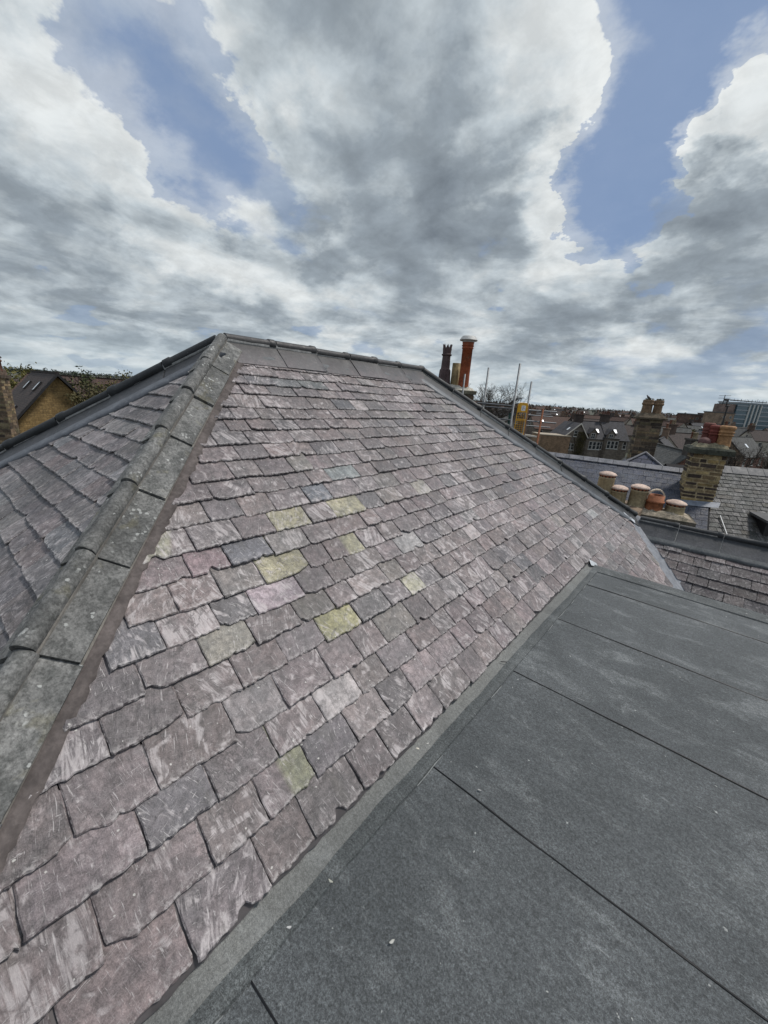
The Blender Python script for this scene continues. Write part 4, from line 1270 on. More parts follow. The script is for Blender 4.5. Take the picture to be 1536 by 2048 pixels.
# ------------------------------------------------------------------ trees
def bare_tree(name, label, P, H, spread, seed, trunk_r=.16, levels=6, group=None, mat='bark', trunk_frac=.45, leaf=None, nleaf=0, up=.25, leafsize=.1, limbs=5):
    rnd = random.Random(seed)
    t = thing(name, label, 'tree', P, rnd.uniform(0, 6), group)
    mt = MB(); mbr = MB(); tips = []
    z0 = H * trunk_frac
    mt.tube((0, 0, 0), (.1, .05, z0), trunk_r, trunk_r * .75, 9, cap=True)
    def grow(p, d, L, r, lv):
        q = p + d * L * .5 + Vector([rnd.gauss(0, .05 * L) for _ in range(3)])
        e = q + (d + Vector([rnd.gauss(0, .18) for _ in range(3)])).normalized() * L * .5
        mbr.tube(p, q, r, r * .85, 5 if lv < 3 else 3, cap=False); mbr.tube(q, e, r * .85, r * .66, 5 if lv < 3 else 3, cap=False)
        if lv >= levels: tips.append((e, d)); return
        n = rnd.choice((2, 2, 3)) if lv < levels - 1 else 3
        for k in range(n):
            nd = (d + Vector((rnd.gauss(0, .48) * spread, rnd.gauss(0, .48) * spread, rnd.gauss(up * .5, .3)))).normalized()
            grow(e, nd, L * rnd.uniform(.62, .86), r * .64, lv + 1)
        if lv >= 2:
            nd = (d + Vector((rnd.gauss(0, .9), rnd.gauss(0, .9), rnd.gauss(.1, .5)))).normalized()
            grow(q, nd, L * .5, r * .4, max(lv + 2, levels - 1))
    L0 = (H - z0) * .30
    for k in range(limbs):
        a = 2 * math.pi * k / limbs + rnd.uniform(-.4, .4)
        grow(Vector((.1, .05, z0 * (.86 + .14 * rnd.random()))), Vector((math.cos(a) * .62 * spread, math.sin(a) * .62 * spread, rnd.uniform(.6, 1.1))).normalized(), L0 * rnd.uniform(.8, 1.15), trunk_r * .55, 1)
    mt.build('trunk', mat, t); mbr.build('branches', mat, t)
    if leaf:
        ml = MB()
        for k in range(nleaf):
            e, d = rnd.choice(tips)
            c = e + Vector([rnd.gauss(0, leafsize * 1.6) for _ in range(3)])
            leaf_quad(ml, c, leafsize * rnd.uniform(.5, 1.2), rnd)
        ml.build('leaves', leaf, t)
    return t

def leaf_quad(ml, c, s, rnd):
    u = Vector([rnd.gauss(0, 1) for _ in range(3)]).normalized(); w = u.cross(Vector([rnd.gauss(0, 1) for _ in range(3)])).normalized()
    ml.add([c - u * s, c - w * s * .45, c + u * s, c + w * s * .45], [(0, 1, 2, 3)])

def leafy_tree(name, label, P, H, R, seed, leaf, n=1500, ls=.22, trunk_frac=.3, group=None, conic=False, clumps=26, squash=.8, cat='tree'):
    rnd = random.Random(seed)
    t = thing(name, label, cat, P, 0, group)
    mt = MB(); zc = H * trunk_frac
    mt.tube((0, 0, 0), (0, 0, H * .75), max(.05, H * .018), max(.02, H * .006), 7)
    cl = []
    for k in range(clumps):
        if conic:
            f = rnd.random() ** .8; z = zc + (H - zc) * f; rr = R * (1 - f) * rnd.uniform(.4, 1)
            a = rnd.uniform(0, 6.28); c = Vector((rr * math.cos(a), rr * math.sin(a), z)); s = R * .22
        else:
            while True:
                v = Vector([rnd.uniform(-1, 1) for _ in range(3)])
                if .25 < v.length < 1: break
            c = Vector((v.x * R, v.y * R, zc + (H - zc) * (.5 + v.z * .47))); s = R * rnd.uniform(.16, .32)
        cl.append((c, s))
        if rnd.random() < .6: mt.tube((0, 0, min(c.z * .8, H * .6)), c, H * .006, H * .002, 4, cap=False)
    mt.build('trunk', 'bark', t)
    ml = MB()
    for k in range(n):
        c, s = rnd.choice(cl)
        leaf_quad(ml, c + Vector((rnd.gauss(0, s), rnd.gauss(0, s), rnd.gauss(0, s * squash))) * .62, ls * rnd.uniform(.5, 1.2), rnd)
    ml.build('crown', leaf, t)
    return t

def ground_under(P): return Vector((P.x, P.y, gz(P.x, P.y)))
# bare tree behind the scaffold
P = at(968, 800, 42); G = ground_under(P); H = zat(P, 1002, 760) - G.z
bare_tree('bare_tree', 'bare leafless tree standing behind the scaffold poles', G, H, 1.2, 5, .26, 8, trunk_frac=.58, limbs=8)
# right-hand bare tree below the glass tower
P = at(1508, 930, 27); G = ground_under(P); H = zat(P, 1500, 850) - G.z
bare_tree('bare_tree', 'dark bare tree spreading below the glass office tower', G, H, 1.15, 12, .26, 8, trunk_frac=.60, up=.45, limbs=7)
# left side
P = at(228, 760, 40); G = ground_under(P); H = zat(P, 226, 731) - G.z
bare_tree('budding_tree', 'twiggy tree with sparse yellow green leaves beside the mossy roof', G, H, .9, 9, .2, 6, trunk_frac=.68, leaf='leaf_yellowgreen', nleaf=1500, leafsize=.14)
P = at(176, 765, 34); G = ground_under(P); H = zat(P, 172, 728) - G.z
bare_tree('budding_tree', 'slender sapling with a few tufts of leaves above the brown tiled roof', G, H, .8, 17, .12, 4, trunk_frac=.80, leaf='leaf_green', nleaf=260, leafsize=.17)
P = at(42, 775, 60); G = ground_under(P); H = zat(P, 42, 733) - G.z
leafy_tree('leafy_tree', 'yellow green leafy tree between the left chimney and the yellow gable', G, H, 4.2, 3, 'leaf_yellowgreen', 3200, .26, .35)
P = at(84, 760, 70); G = ground_under(P); H = zat(P, 83, 733) - G.z
leafy_tree('conifer_tree', 'dark evergreen crown poking over the ridge of the yellow gable house', G, H, 3.4, 4, 'leaf_dark', 2600, .3, .4)
P = at(195, 800, 32); G = ground_under(P); H = zat(P, 200, 762) - G.z
leafy_tree('leafy_tree', 'low mossy green tree in front of the brown tiled roof', G, H, 2.1, 6, 'leaf_olive', 2600, .12, .7)

# ------------------------------------------------------------------ windows
def window(parent, M, w, h, bars=1, name='window', frame='white_trim', glass='glass', sill=True, t=.06):
    """M maps local (x right, y into the wall, z up) with the window centred on the wall face"""
    mbw = MB(); f = .075
    for (a, b_, c, d_) in ((-w / 2, -w / 2 + f, -h / 2, h / 2), (w / 2 - f, w / 2, -h / 2, h / 2), (-w / 2 + f, w / 2 - f, -h / 2, -h / 2 + f), (-w / 2 + f, w / 2 - f, h / 2 - f, h / 2), (-w / 2 + f, w / 2 - f, -.03, .03)):
        mbw.box(a, b_, -t, .05, c, d_, M)
    for k in range(bars):
        x = -w / 2 + w * (k + 1) / (bars + 1); mbw.box(x - .03, x + .03, -t + .006, .05, -h / 2 + f, h / 2 - f, M)
    if sill: mbw.box(-w / 2 - .1, w / 2 + .1, -t - .08, .05, -h / 2 - .10, -h / 2, M)
    o = mbw.build(name, frame, parent)
    mbp = MB(); mbp.box(-w / 2 + f * .5, w / 2 - f * .5, -t * .35, .04, -h / 2 + f * .5, h / 2 - f * .5, M); mbp.build('pane', glass, o)
    return o

def gable_roof_mesh(L, W, he, hr, over=.35, th=.14, verge=.25):
    """two slabs, ridge along local X"""
    mbr = MB()
    k = (hr - he) / (W / 2); ye = W / 2 + over; ze = he - over * k
    for s in (-1, 1):
        vs = [(-L / 2 - verge, s * ye, ze), (L / 2 + verge, s * ye, ze), (L / 2 + verge, 0, hr), (-L / 2 - verge, 0, hr)]
        vs += [(x, y, z + th) for x, y, z in vs]
        fs = [(0, 1, 2, 3), (7, 6, 5, 4), (4, 5, 1, 0), (5, 6, 2, 1), (7, 4, 0, 3)]
        if s < 0: fs = [f[::-1] for f in fs]
        mbr.add(vs, [f[::-1] for f in fs])
    mbr.cur = (.6, .6, .6, 0)
    mbr.box(-L / 2 - verge - .01, L / 2 + verge + .01, -.13, .13, hr + th - .10, hr + th + .06)
    return mbr
def gable_walls(L, W, he, hr):
    mbw = MB(); pts = [(-L / 2, -W / 2, 0), (-L / 2, W / 2, 0), (-L / 2, W / 2, he), (-L / 2, 0, hr), (-L / 2, -W / 2, he)]
    mbw.prism(pts, (L, 0, 0)); return mbw
def small_chimney(w, d, h, npots, rnd, cols):
    mbc = MB(); mbc.cur = (*rnd.choice(cols), 0); mbc.box(-w / 2, w / 2, -d / 2, d / 2, 0, h); mbc.cur = (.06, .055, .05, 0); mbc.box(-w / 2 - .08, w / 2 + .08, -d / 2 - .08, d / 2 + .08, h, h + .15)
    return mbc

# ------------------------------------------------------------------ yellow gable house on the left
A = at(113, 745, 30)
rayE = dirpx(25, 841); E_ = rayE * (A.x / rayE.x)
pitch_l = (A.z - E_.z) / abs(A.y - E_.y); halfw = abs(A.y - E_.y) * .97
gA = gz(A.x, A.y)
Lh = 9.0
yel = thing('gable_house', 'house with yellow stone gable, dark verges and rooflights at the left edge', 'house', (A.x - Lh / 2, A.y, gA), 0)
hr = A.z - gA - .16; he = hr - pitch_l * halfw
mb = gable_walls(Lh - .5, 2 * halfw - .5, he + .0, hr - .12); mb.build('wall', 'yellow_stone', yel, (0, 0, 0))
mb = gable_roof_mesh(Lh - .3, 2 * halfw, he, hr, .25, .16, .30); rf = mb.build('roof', 'roof_brown', yel)
mb = MB()
for s in (-1, 1):
    k = (hr - he) / halfw
    pts = [(Lh / 2 + .16, s * (halfw + .27), he - .27 * k - .10), (Lh / 2 + .16, 0, hr - .10), (Lh / 2 + .16, 0, hr + .14), (Lh / 2 + .16, s * (halfw + .27), he - .27 * k + .14)]
    mb.prism(pts if s > 0 else pts[::-1], (.06, 0, 0))
mb.build('bargeboard', 'dark_trim', yel)
# rooflights on the slope that faces -Y
def slope_pt(px, py):
    """point on the -Y slope of the yellow house under a pixel, local coordinates"""
    k = (hr - he) / halfw; n = Vector((0, -k, 1)); P0 = Vector((A.x, A.y, A.z + .02)); d = dirpx(px, py)
    return d * (n.dot(P0) / n.dot(d)) - Vector(yel.location)
for (p0, p1, wd) in [((48.5, 778), (62, 762.5), .62), ((67, 782), (83, 764.5), .62), ((18, 829), (35, 812), .5)]:
    a, c = slope_pt(*p0), slope_pt(*p1)
    k = (hr - he) / halfw; nrm = Vector((0, -k, 1)).normalized(); upv = Vector((0, 1, k)).normalized()
    ctr = (a + c) / 2; ln = abs((c - a).dot(upv)); 
    M = Matrix.Translation(ctr + nrm * .05) @ Matrix((( 1, 0, 0), (0, upv.y, nrm.y), (0, upv.z, nrm.z))).to_4x4()
    mb = MB()
    for (x0, x1, y0, y1) in ((-wd / 2, -wd / 2 + .06, -ln / 2, ln / 2), (wd / 2 - .06, wd / 2, -ln / 2, ln / 2), (-wd / 2 + .06, wd / 2 - .06, -ln / 2, -ln / 2 + .06), (-wd / 2 + .06, wd / 2 - .06, ln / 2 - .06, ln / 2)):
        mb.box(x0, x1, y0, y1, -.05, .07, M)
    w_ = mb.build('rooflight', 'dark_trim', yel)
    mb = MB(); mb.box(-wd / 2 + .03, wd / 2 - .03, -ln / 2 + .03, ln / 2 - .03, -.03, .045, M); mb.build('pane', 'glass_bright', w_)
# brown tiled roof behind it
B0 = at(112, 748, 44); B1 = at(262, 761, 44)
dB = (B1 - B0); angB = math.atan2(dB.y, dB.x); LB = math.hypot(dB.x, dB.y) + 6; cB = (B0 + B1) / 2
gB = gz(cB.x, cB.y)
tile_house = thing('tiled_house', 'house with mossy brown tiled roof behind the yellow gable', 'house', (cB.x, cB.y, gB), angB)
hrB = min(B0.z, B1.z) - gB - .1
gable_walls(LB, 8, hrB - 3.2, hrB).build('wall', 'brown_stone', tile_house)
gable_roof_mesh(LB, 8, hrB - 3.2, hrB, .4).build('roof', 'roof_tile', tile_house)
# chimney at the left edge
rnd = random.Random(8)
PL = at(-15, 752, 20); gL = gz(PL.x, PL.y)
chL = thing('chimney_stack', 'brown stone chimney stack with one dark clay pot at the left edge', 'chimney', (PL.x, PL.y, gL), CAMYAW + .3)
zl = zat(PL, 2, 752) - gL
mb = MB(); block_courses(mb, .98, .80, zl - 4.2, zl - .10, .14, .32, BSTONE, rnd); mb.cur = (.12, .09, .06, 0); mb.box(-.45, .45, -.37, .37, 0, zl - 4.2); mb.build('stack', 'stone_block', chL)
mb = MB(); slab_cap(mb, 1.12, .94, zl - .10, .14, .0, (.085, .065, .05), rnd); slab_cap(mb, .9, .72, zl + .041, .26, .12, (.12, .085, .065), rnd); mb.build('coping', 'render_cap', chL)
mb = MB(); mb.cur = (.13, .06, .045, 0); hp = zat(PL, 6, 709) - gL - zl - .25
mb.lathe([(.20, 0), (.19, hp * .55), (.23, hp * .58), (.23, hp * .66), (.19, hp * .70), (.185, hp * .78)], 18); pt_ = mb.build('chimney_pot', 'clay', chL, (0.26, 0, zl + .24))
mb = MB(); mb.cur = (.05, .04, .038, 0); mb.lathe([(.24, hp * .78), (.25, hp * .84), (.16, hp * .96), (.03, hp)], 18); mb.build('pot_cap', 'clay', pt_)

# ------------------------------------------------------------------ five-pot chimney just beyond the wing ridge
rnd = random.Random(77)
D5 = 7.7
P3 = at(1271, 1012, D5); z5 = P3.z
def on_z(px, py, z):
    d = dirpx(px, py); return d * (z / d.z)
P5 = on_z(1347, 1024, z5); P1 = on_z(1203, 1001, z5)
dd5 = P5 - P1; ang5 = math.atan2(dd5.y, dd5.x); c5 = (P1 + P5) / 2
st5 = thing('chimney_stack', 'low mortar topped chimney stack with a row of five stubby pots behind the wing ridge', 'chimney', (c5.x, c5.y, -13), ang5)
L5 = dd5.length + .62; zz = z5 + 13
mb = MB(); block_courses(mb, L5 - .12, .52, zz - 2.2, zz - .16, .13, .30, BSTONE, rnd); mb.cur = (.15, .11, .08, 0); mb.box(-L5 / 2 + .1, L5 / 2 - .1, -.22, .22, 0, zz - 2.2); mb.build('stack', 'stone_block', st5)
mb = MB(); slab_cap(mb, L5, .66, zz - .16, .09, 0, (.135, .12, .095), rnd); mb.build('coping', 'render_cap', st5)
mb = MB(); lumpy_mound(mb, L5 - .02, .64, zz - .085, .09, (.34, .29, .22), rnd, 30, 10); mb.build('flaunching', 'render_cap', st5)
def lid(mbx, r, z):
    mbx.lathe([(r * 1.08, z), (r * 1.10, z + .012), (r * .95, z + .035), (r * .5, z + .062), (.01, z + .070)], 26)
def vented(root, q, r, H, tint, label):
    mbx = MB(); mbx.cur = (*tint, 0)
    mbx.lathe([(r * 1.02, -.02), (r, .04), (r * .97, H - .035), (r * 1.0, H - .03), (r * .97, H - .012), (r * .90, H - .008)], 26)
    o = mbx.build('chimney_pot', 'clay', root, q); o['label'] = label
    mbx = MB(); mbx.cur = (.30, .12, .065, 0); mbx.lathe([(r * .90, H - .010), (r * .98, H + .012), (r * .98, H + .035)], 26)
    for k in range(14):
        a = 2 * math.pi * k / 14; M = Matrix.Rotation(a, 4, 'Z'); mbx.cur = (.02, .015, .012, 0); mbx.box(r * .955, r * .992, -.014, .014, H - .004, H + .018, M)
    mbx.cur = (.52, .40, .33, 0); lid(mbx, r, H + .034)
    cpp = mbx.build('vent_cap', 'clay', o)
    return o
BUFF = (.33, .275, .17)
for (bx, by, ty, r, lab) in [(1203.5, 1001, 952, .150, 'first buff pot with a vented terracotta lid, taller and set behind the hip'), (1232, 1006, 980, .150, 'second buff pot, shorter with a dusty lid'), (1271, 1012, 978, .152, 'tallest buff pot with vented lid in the middle of the row'),
                             (1347.5, 1024, 1010, .158, 'lowest buff pot at the right end of the row')]:
    P = on_z(bx, by, z5); q = rel(P, st5); q.z = zz - .02
    H = zat(P, bx + (by - ty) * .12, ty) - z5 + .02
    vented(st5, q, r, max(.12, H), BUFF, lab)
P = on_z(1305.5, 1018, z5); q = rel(P, st5); q.z = zz - .02
mb = MB(); mb.cur = (.30, .115, .055, 0); H = .30
mb.lathe([(.150, 0), (.152, .05), (.146, .16), (.158, .165), (.160, .19), (.140, .195), (.138, H), (.118, H), (.115, .1)], 26, cap=False)
o = mb.build('chimney_pot', 'clay', st5, q); o['label'] = 'red terracotta pot with a pale half hoop over its mouth'
mb = MB(); mb.cur = (.62, .52, .40, 0)
pts = [Vector((.135 * math.cos(a), 0, H - .055 + .16 * math.sin(a))) for a in np.linspace(-.25, math.pi + .25, 20)]
for a_, b__ in zip(pts[:-1], pts[1:]):
    dirv = (b__ - a_).normalized(); nn = Vector((0, 1, 0)); w_ = .035
    up_ = nn.cross(dirv) * .012
    mb.add([a_ + nn * w_ + up_, b__ + nn * w_ + up_, b__ - nn * w_ + up_, a_ - nn * w_ + up_, a_ + nn * w_ - up_, b__ + nn * w_ - up_, b__ - nn * w_ - up_, a_ - nn * w_ - up_], [(0, 1, 2, 3), (7, 6, 5, 4), (0, 4, 5, 1), (3, 2, 6, 7)])
mb.build('hoop', 'clay', o)
# ------------------------------------------------------------------ blue-slate house, big chimney, grey-slate house
PB1 = at(1376, 941, 12.0); zbl = PB1.z
PB0 = on_z(1100, 906.5, zbl)
def make_slope(O, lat):
    lat = Vector(lat).normalized(); toward = Vector((lat.y, -lat.x, 0))
    if toward.dot(-O) < 0: toward = -toward
    return lat, toward
latB, tow = make_slope(PB1, (PB1 - PB0).xy.to_3d())
TB = .72; cb, sb_ = 1 / math.sqrt(1 + TB * TB), TB / math.sqrt(1 + TB * TB)
FR_B = SlopeFrame(PB0, latB, -tow * cb + Vector((0, 0, sb_)), tow * sb_ + Vector((0, 0, cb)))
LBl = (PB1 - PB0).length
blue = thing('blue_slate_house', 'neighbouring house with a smooth blue grey slate roof and a big yellow stone chimney', 'house', (PB1.x, PB1.y, -13.5))
def loc_to(o, root):
    o.location = -Vector(root.location); return o
def slates_on(name, root, *a, **k):
    o = slates(name, *a, **k); return loc_to(o, root)
PAL_BLUE = [((.056, .066, .092), 40), ((.061, .071, .096), 30), ((.051, .060, .084), 20), ((.068, .076, .098), 10)]
PAL_GREY = [((.076, .079, .070), 30), ((.090, .092, .084), 26), ((.062, .064, .059), 22), ((.112, .112, .102), 8), ((.074, .070, .055), 12)]
rows_b = [-.10 - .205 * k for k in range(20, -1, -1)]
o = slates_on('slate_slope', blue, FR_B, rows_b, -1.6, LBl + .55, lambda s: -1.6, lambda s: LBl + .55, PAL_BLUE, 'slate_smooth', blue, seed=41, nu=3, vs=(0, .05, .5, 1.0), chips=.12, rag=.2, wmin=.26, wmax=.30, thick=.004, top_limit=-.02, lap=.03)
mb = MB(); v = [FR_B.pt(-1.6, 0, -.03), FR_B.pt(LBl + .60, 0, -.03), FR_B.pt(LBl + .60, -4.4, -.03), FR_B.pt(-1.6, -4.4, -.03)]
bk = [Vector(v[0]) - tow * 3.5 + Vector((0, 0, -2.5)), Vector(v[1]) - tow * 3.5 + Vector((0, 0, -2.5))]
mb.add([*v, *bk], [(3, 2, 1, 0), (0, 1, 5, 4)])
loc_to(mb.build('roof_boarding', 'deck', blue), blue)
mb = MB(); wp = [FR_B.pt(-1.5, -4.2, -.1), FR_B.pt(LBl + .5, -4.2, -.1)]
mb.prism([(*wp[0][:2], -13.4), (*wp[1][:2], -13.4), (wp[1][0], wp[1][1], wp[1][2]), (wp[0][0], wp[0][1], wp[0][2])], -tow * 6.6)
loc_to(mb.build('wall', 'grey_stone', blue), blue)
# ridge tiles
x = -1.6; k = 0
while x < LBl + .2:
    mb = MB(); mb.cur = (1.5, 1.5, 1.55, 0); c0 = Vector(FR_B.pt(x + .006, 0, 0)); c1 = Vector(FR_B.pt(x + .444, 0, 0))
    prof = [tow * .17 * 1 + Vector((0, 0, -.085)), tow * .17 + Vector((0, 0, -.065)), tow * .03 + Vector((0, 0, .045)), -tow * .03 + Vector((0, 0, .045)), -tow * .17 + Vector((0, 0, -.065)), -tow * .17 + Vector((0, 0, -.085))]
    mb.prism([c0 + q_ for q_ in prof], c1 - c0); loc_to(mb.build('ridge_tile', 'ridge_clay', blue), blue); x += .45
# slated hip peak behind the ridge
PK = at(1291, 906, 14.6)
b0 = on_z(1255, 926, at(1255, 926, 13.8).z); zpk = PK.z - .62
mb = MB(); mb.cur = (1.0, 1.1, 1.4, 0)
la = latB; bs = [PK + la * sx * 1.5 - tow * sy * 1.5 + Vector((0, 0, -1.0)) for sx, sy in ((-1, -1), (1, -1), (1, 1), (-1, 1))]
mb.add([PK] + bs, [(0, 1, 2), (0, 2, 3), (0, 3, 4), (0, 4, 1)])
loc_to(mb.build('roof_peak', 'roof_slate', blue), blue)
for (i0, i1) in ((0, 1), (0, 2)):
    mb = MB(); mb.cur = (.9, .9, .95, 0); mb.tube(PK + Vector((0, 0, .02)), bs[i1 - 1] + Vector((0, 0, .02)), .05, seg=8); loc_to(mb.build('hip_capping', 'ridge_clay', blue), blue)
# big chimney
rnd = random.Random(55)
def on_B(px, py):
    d = dirpx(px, py); q_ = Vector(FR_B.n); o_ = Vector(FR_B.O); return d * (q_.dot(o_) / q_.dot(d))
PC = on_B(1405, 1001)
D_C = -(RM.transposed() @ PC).z; 
ang_c = math.atan2(latB.y, latB.x) + .10
ch = bpy.data.objects.new('chimney_stack', None); COL.objects.link(ch); ch.parent = blue
wc = 53 * D_C / FPX
PCc = PC + FY * .33
ch.location = Vector((PCc.x, PCc.y, PC.z - .3)) - Vector(blue.location); ch.rotation_euler.z = ang_c
HC = zat(PC, 1415, 908) - PC.z + .3
mb = MB(); block_courses(mb, wc, .66, 0, HC, .112, .27, YSTONE, rnd, mort=.026, core=(.42, .34, .21)); mb.build('stack', 'stone_block', ch)
mb = MB(); slab_cap(mb, wc + .24, .92, HC, .13, .10, (.055, .058, .045), rnd); mb.build('coping', 'render_cap', ch)
mb = MB(); lumpy_mound(mb, wc + .02, .70, HC + .17, .13, (.24, .21, .14), rnd); mb.build('flaunching', 'render_cap', ch)
def big_pot(x, y, r, h, tint, prof, label):
    mbx = MB(); mbx.cur = (*tint, 0); mbx.lathe([(r * a, h * b_) for a, b_ in prof], 22); o = mbx.build('chimney_pot', 'clay', ch, (x, y, HC + .24)); o['label'] = label; return o
RINGED = [(1.0, 0), (.98, .08), (.90, .45), (.92, .50), (1.06, .515), (1.06, .57), (.95, .585), (.95, .64), (1.10, .655), (1.10, .71), (.97, .725), (1.0, .80), (1.12, .83), (1.14, .93), (1.0, .98), (.8, 1.0), (.78, .7)]
big_pot(.27, -.06, .165, .56, (.34, .19, .09), RINGED, 'buff and red pot with pale rings')
big_pot(.05, .08, .135, .55, (.17, .045, .035), RINGED, 'dark red ringed pot')
big_pot(-.08, .22, .13, .60, (.15, .05, .04), RINGED, 'dark red pot at the back of the cluster')
mb = MB(); mb.cur = (.14, .075, .07, 0); mb.lathe([(.13, 0), (.15, .04), (.14, .12), (.08, .18), (.01, .20)], 18); o = mb.build('chimney_pot', 'clay', ch, (-.17, -.12, HC + .25)); o['label'] = 'low domed capped pot'
# lead apron at the chimney foot
mb = MB(); mb.cur = (.85, .9, 1.0, 0)
Mch = Matrix.Translation(Vector((PCc.x, PCc.y, 0))) @ Matrix.Rotation(ang_c, 4, 'Z')
fpts = [Mch @ Vector(v_) for v_ in ((-wc / 2 - .16, -.36, 0), (wc / 2 + .16, -.36, 0), (wc / 2 + .10, -.53, 0), (-wc / 2 - .12, -.53, 0))]
def drop_B(P, n=.03):
    q_ = Vector(FR_B.n); o_ = Vector(FR_B.O); z_ = o_.z - ((P.x - o_.x) * q_.x + (P.y - o_.y) * q_.y) / q_.z; return Vector((P.x, P.y, z_ + n))
mb.add([drop_B(P_, .035) for P_ in fpts], [(0, 1, 2, 3)]); loc_to(mb.build('lead_apron', 'lead', blue), blue)
# TV aerial strapped to the chimney
PT = at(1443, 853, D_C + .2)
aer = thing('tv_aerial', 'black television aerial on a mast above the big stone chimney', 'aerial', PT, CAMYAW)
hm = zat(PT, 1451.5, 812) - PT.z
mb = MB(); mb.tube((0, 0, -.5), (0, 0, hm), .020, seg=10); mb.path([(0, 0, hm - .02), (-.05, 0, hm + .02), (-.06, 0, hm + .12), (-.03, 0, hm + .16)], .014); mb.tube((-.06, 0, hm - .01), (.06, 0, hm + .02), .02)
mb.build('mast', 'aerial', aer)
mb = MB(); zb_ = hm + .165; mb.tube((-.17, 0, zb_ + .015), (1.20, .12, zb_ - .0), .011, seg=8)
mb.build('boom', 'aerial', aer)
mb = MB()
for k, z_ in enumerate((-.11, -.045, .045, .11)): mb.tube((-.17 + .0 * k, -.20, zb_ + z_), (-.17, .20, zb_ + z_), .006, seg=6)
mb.tube((-.17, 0, zb_ - .13), (-.17, 0, zb_ + .13), .009); mb.box(-.14, -.04, -.03, .03, zb_ - .03, zb_ + .03)
mb.build('reflector', 'aerial', aer)
for xk in np.linspace(.15, 1.18, 10):
    mb = MB(); yk = .12 * (xk + .17) / 1.37; mb.tube((xk, yk - .13, zb_), (xk, yk + .13, zb_), .006, seg=6); mb.tube((xk, yk, zb_ - .002), (xk, yk, zb_ + .05), .005, seg=5); mb.build('director', 'aerial', aer)

# grey slate house
PR0 = at(1452, 936, 12.9); zg = PR0.z; PR1 = on_z(1560, 945.5, zg)
latG, towG = make_slope(PR0, (PR1 - PR0).xy.to_3d())
TG = .78; cg_, sg_ = 1 / math.sqrt(1 + TG * TG), TG / math.sqrt(1 + TG * TG)
FR_G = SlopeFrame(PR0, latG, -towG * cg_ + Vector((0, 0, sg_)), towG * sg_ + Vector((0, 0, cg_)))
greyh = thing('grey_slate_house', 'neighbouring house with a mossy grey slate roof right of the big stone chimney', 'house', (PR0.x, PR0.y, -13.5))
rows_g = [-.22 - .165 * k for k in range(23, -1, -1)]
def gl(s): return -.85 if s > -1.2 else -1.7
slates_on('slate_slope', greyh, FR_G, rows_g, -1.7, 5, gl, lambda s: 5, PAL_GREY, 'slate_calm', greyh, seed=43, nu=5, vs=(0, .05, .4, 1.0), chips=.5, wmin=.17, wmax=.27, top_limit=-.10, lap=.03)
mb = MB(); v = [FR_G.pt(-1.8, 0, -.03), FR_G.pt(5, 0, -.03), FR_G.pt(5, -4.2, -.03), FR_G.pt(-1.8, -4.2, -.03)]
bk = [Vector(v[0]) - towG * 3.5 + Vector((0, 0, -2.5)), Vector(v[1]) - towG * 3.5 + Vector((0, 0, -2.5))]
mb.add([*v, *bk], [(3, 2, 1, 0), (0, 1, 5, 4)]); loc_to(mb.build('roof_boarding', 'deck', greyh), greyh)
mb = MB(); wp = [FR_G.pt(-.3, -4.0, -.1), FR_G.pt(4.9, -4.0, -.1)]
mb.prism([(*wp[0][:2], -13.4), (*wp[1][:2], -13.4), (wp[1][0], wp[1][1], wp[1][2]), (wp[0][0], wp[0][1], wp[0][2])], -towG * 6.2)
loc_to(mb.build('wall', 'grey_stone', greyh), greyh)
x = -.35
while x < 5:
    mb = MB(); mb.cur = (.85, .85, .82, 0); c0 = Vector(FR_G.pt(x + .006, 0, 0)); c1 = Vector(FR_G.pt(x + .46, 0, 0))
    prof = [towG * .22 + Vector((0, 0, -.15)), towG * .22 + Vector((0, 0, -.125)), towG * .05 + Vector((0, 0, .03)), Vector((0, 0, .075)), -towG * .05 + Vector((0, 0, .03)), -towG * .22 + Vector((0, 0, -.15))]
    mb.prism([c0 + q_ for q_ in prof], c1 - c0); loc_to(mb.build('ridge_tile', 'ridge_clay', greyh), greyh); x += .466
def drop_G(px, py, n=.05):
    d = dirpx(px, py); q_ = Vector(FR_G.n); o_ = Vector(FR_G.O) + q_ * n; return d * (q_.dot(o_) / q_.dot(d))
mb = MB(); mb.tube(drop_G(1440, 1031, .06), drop_G(1454, 1070, .06), .016, seg=8); loc_to(mb.build('white_pipe', 'white_pvc', greyh), greyh)
# dark dormer at the frame edge
a0, a1 = drop_G(1506, 1034, .10), drop_G(1560, 1046, .10)
mb = MB(); up3 = Vector((0, 0, 1))
f0 = a0 + towG * .55; f1 = f0 + latG * 1.6
back0, back1 = a0 - towG * .2 + up3 * .05, a0 - towG * .2 + latG * 1.6 + up3 * .05
dorm = bpy.data.objects.new('dormer', None); COL.objects.link(dorm); dorm.parent = greyh
mb.add([back0, back1, f1 + up3 * -.02, f0 + up3 * -.02, back0 + up3 * .07, back1 + up3 * .07, f1 + up3 * .05, f0 + up3 * .05], [(0, 3, 2, 1), (4, 5, 6, 7)[::-1], (3, 7, 6, 2), (0, 4, 7, 3), (1, 2, 6, 5)])
mb.cur = (.10, .10, .10, 0); mb.tint = [(.10, .10, .10, 0)] * len(mb.v)
loc_to(mb.build('dormer_roof', 'plain', dorm), greyh)
mb = MB(); g0 = f0 - towG * .12 + latG * .10
mb.prism([g0 + up3 * -.03, g0 + latG * 1.4 + up3 * -.03, g0 + latG * 1.4 + up3 * -1.4, g0 + up3 * -1.4], -towG * 1.6)
loc_to(mb.build('dormer_cheek', 'dark_trim', dorm), greyh)

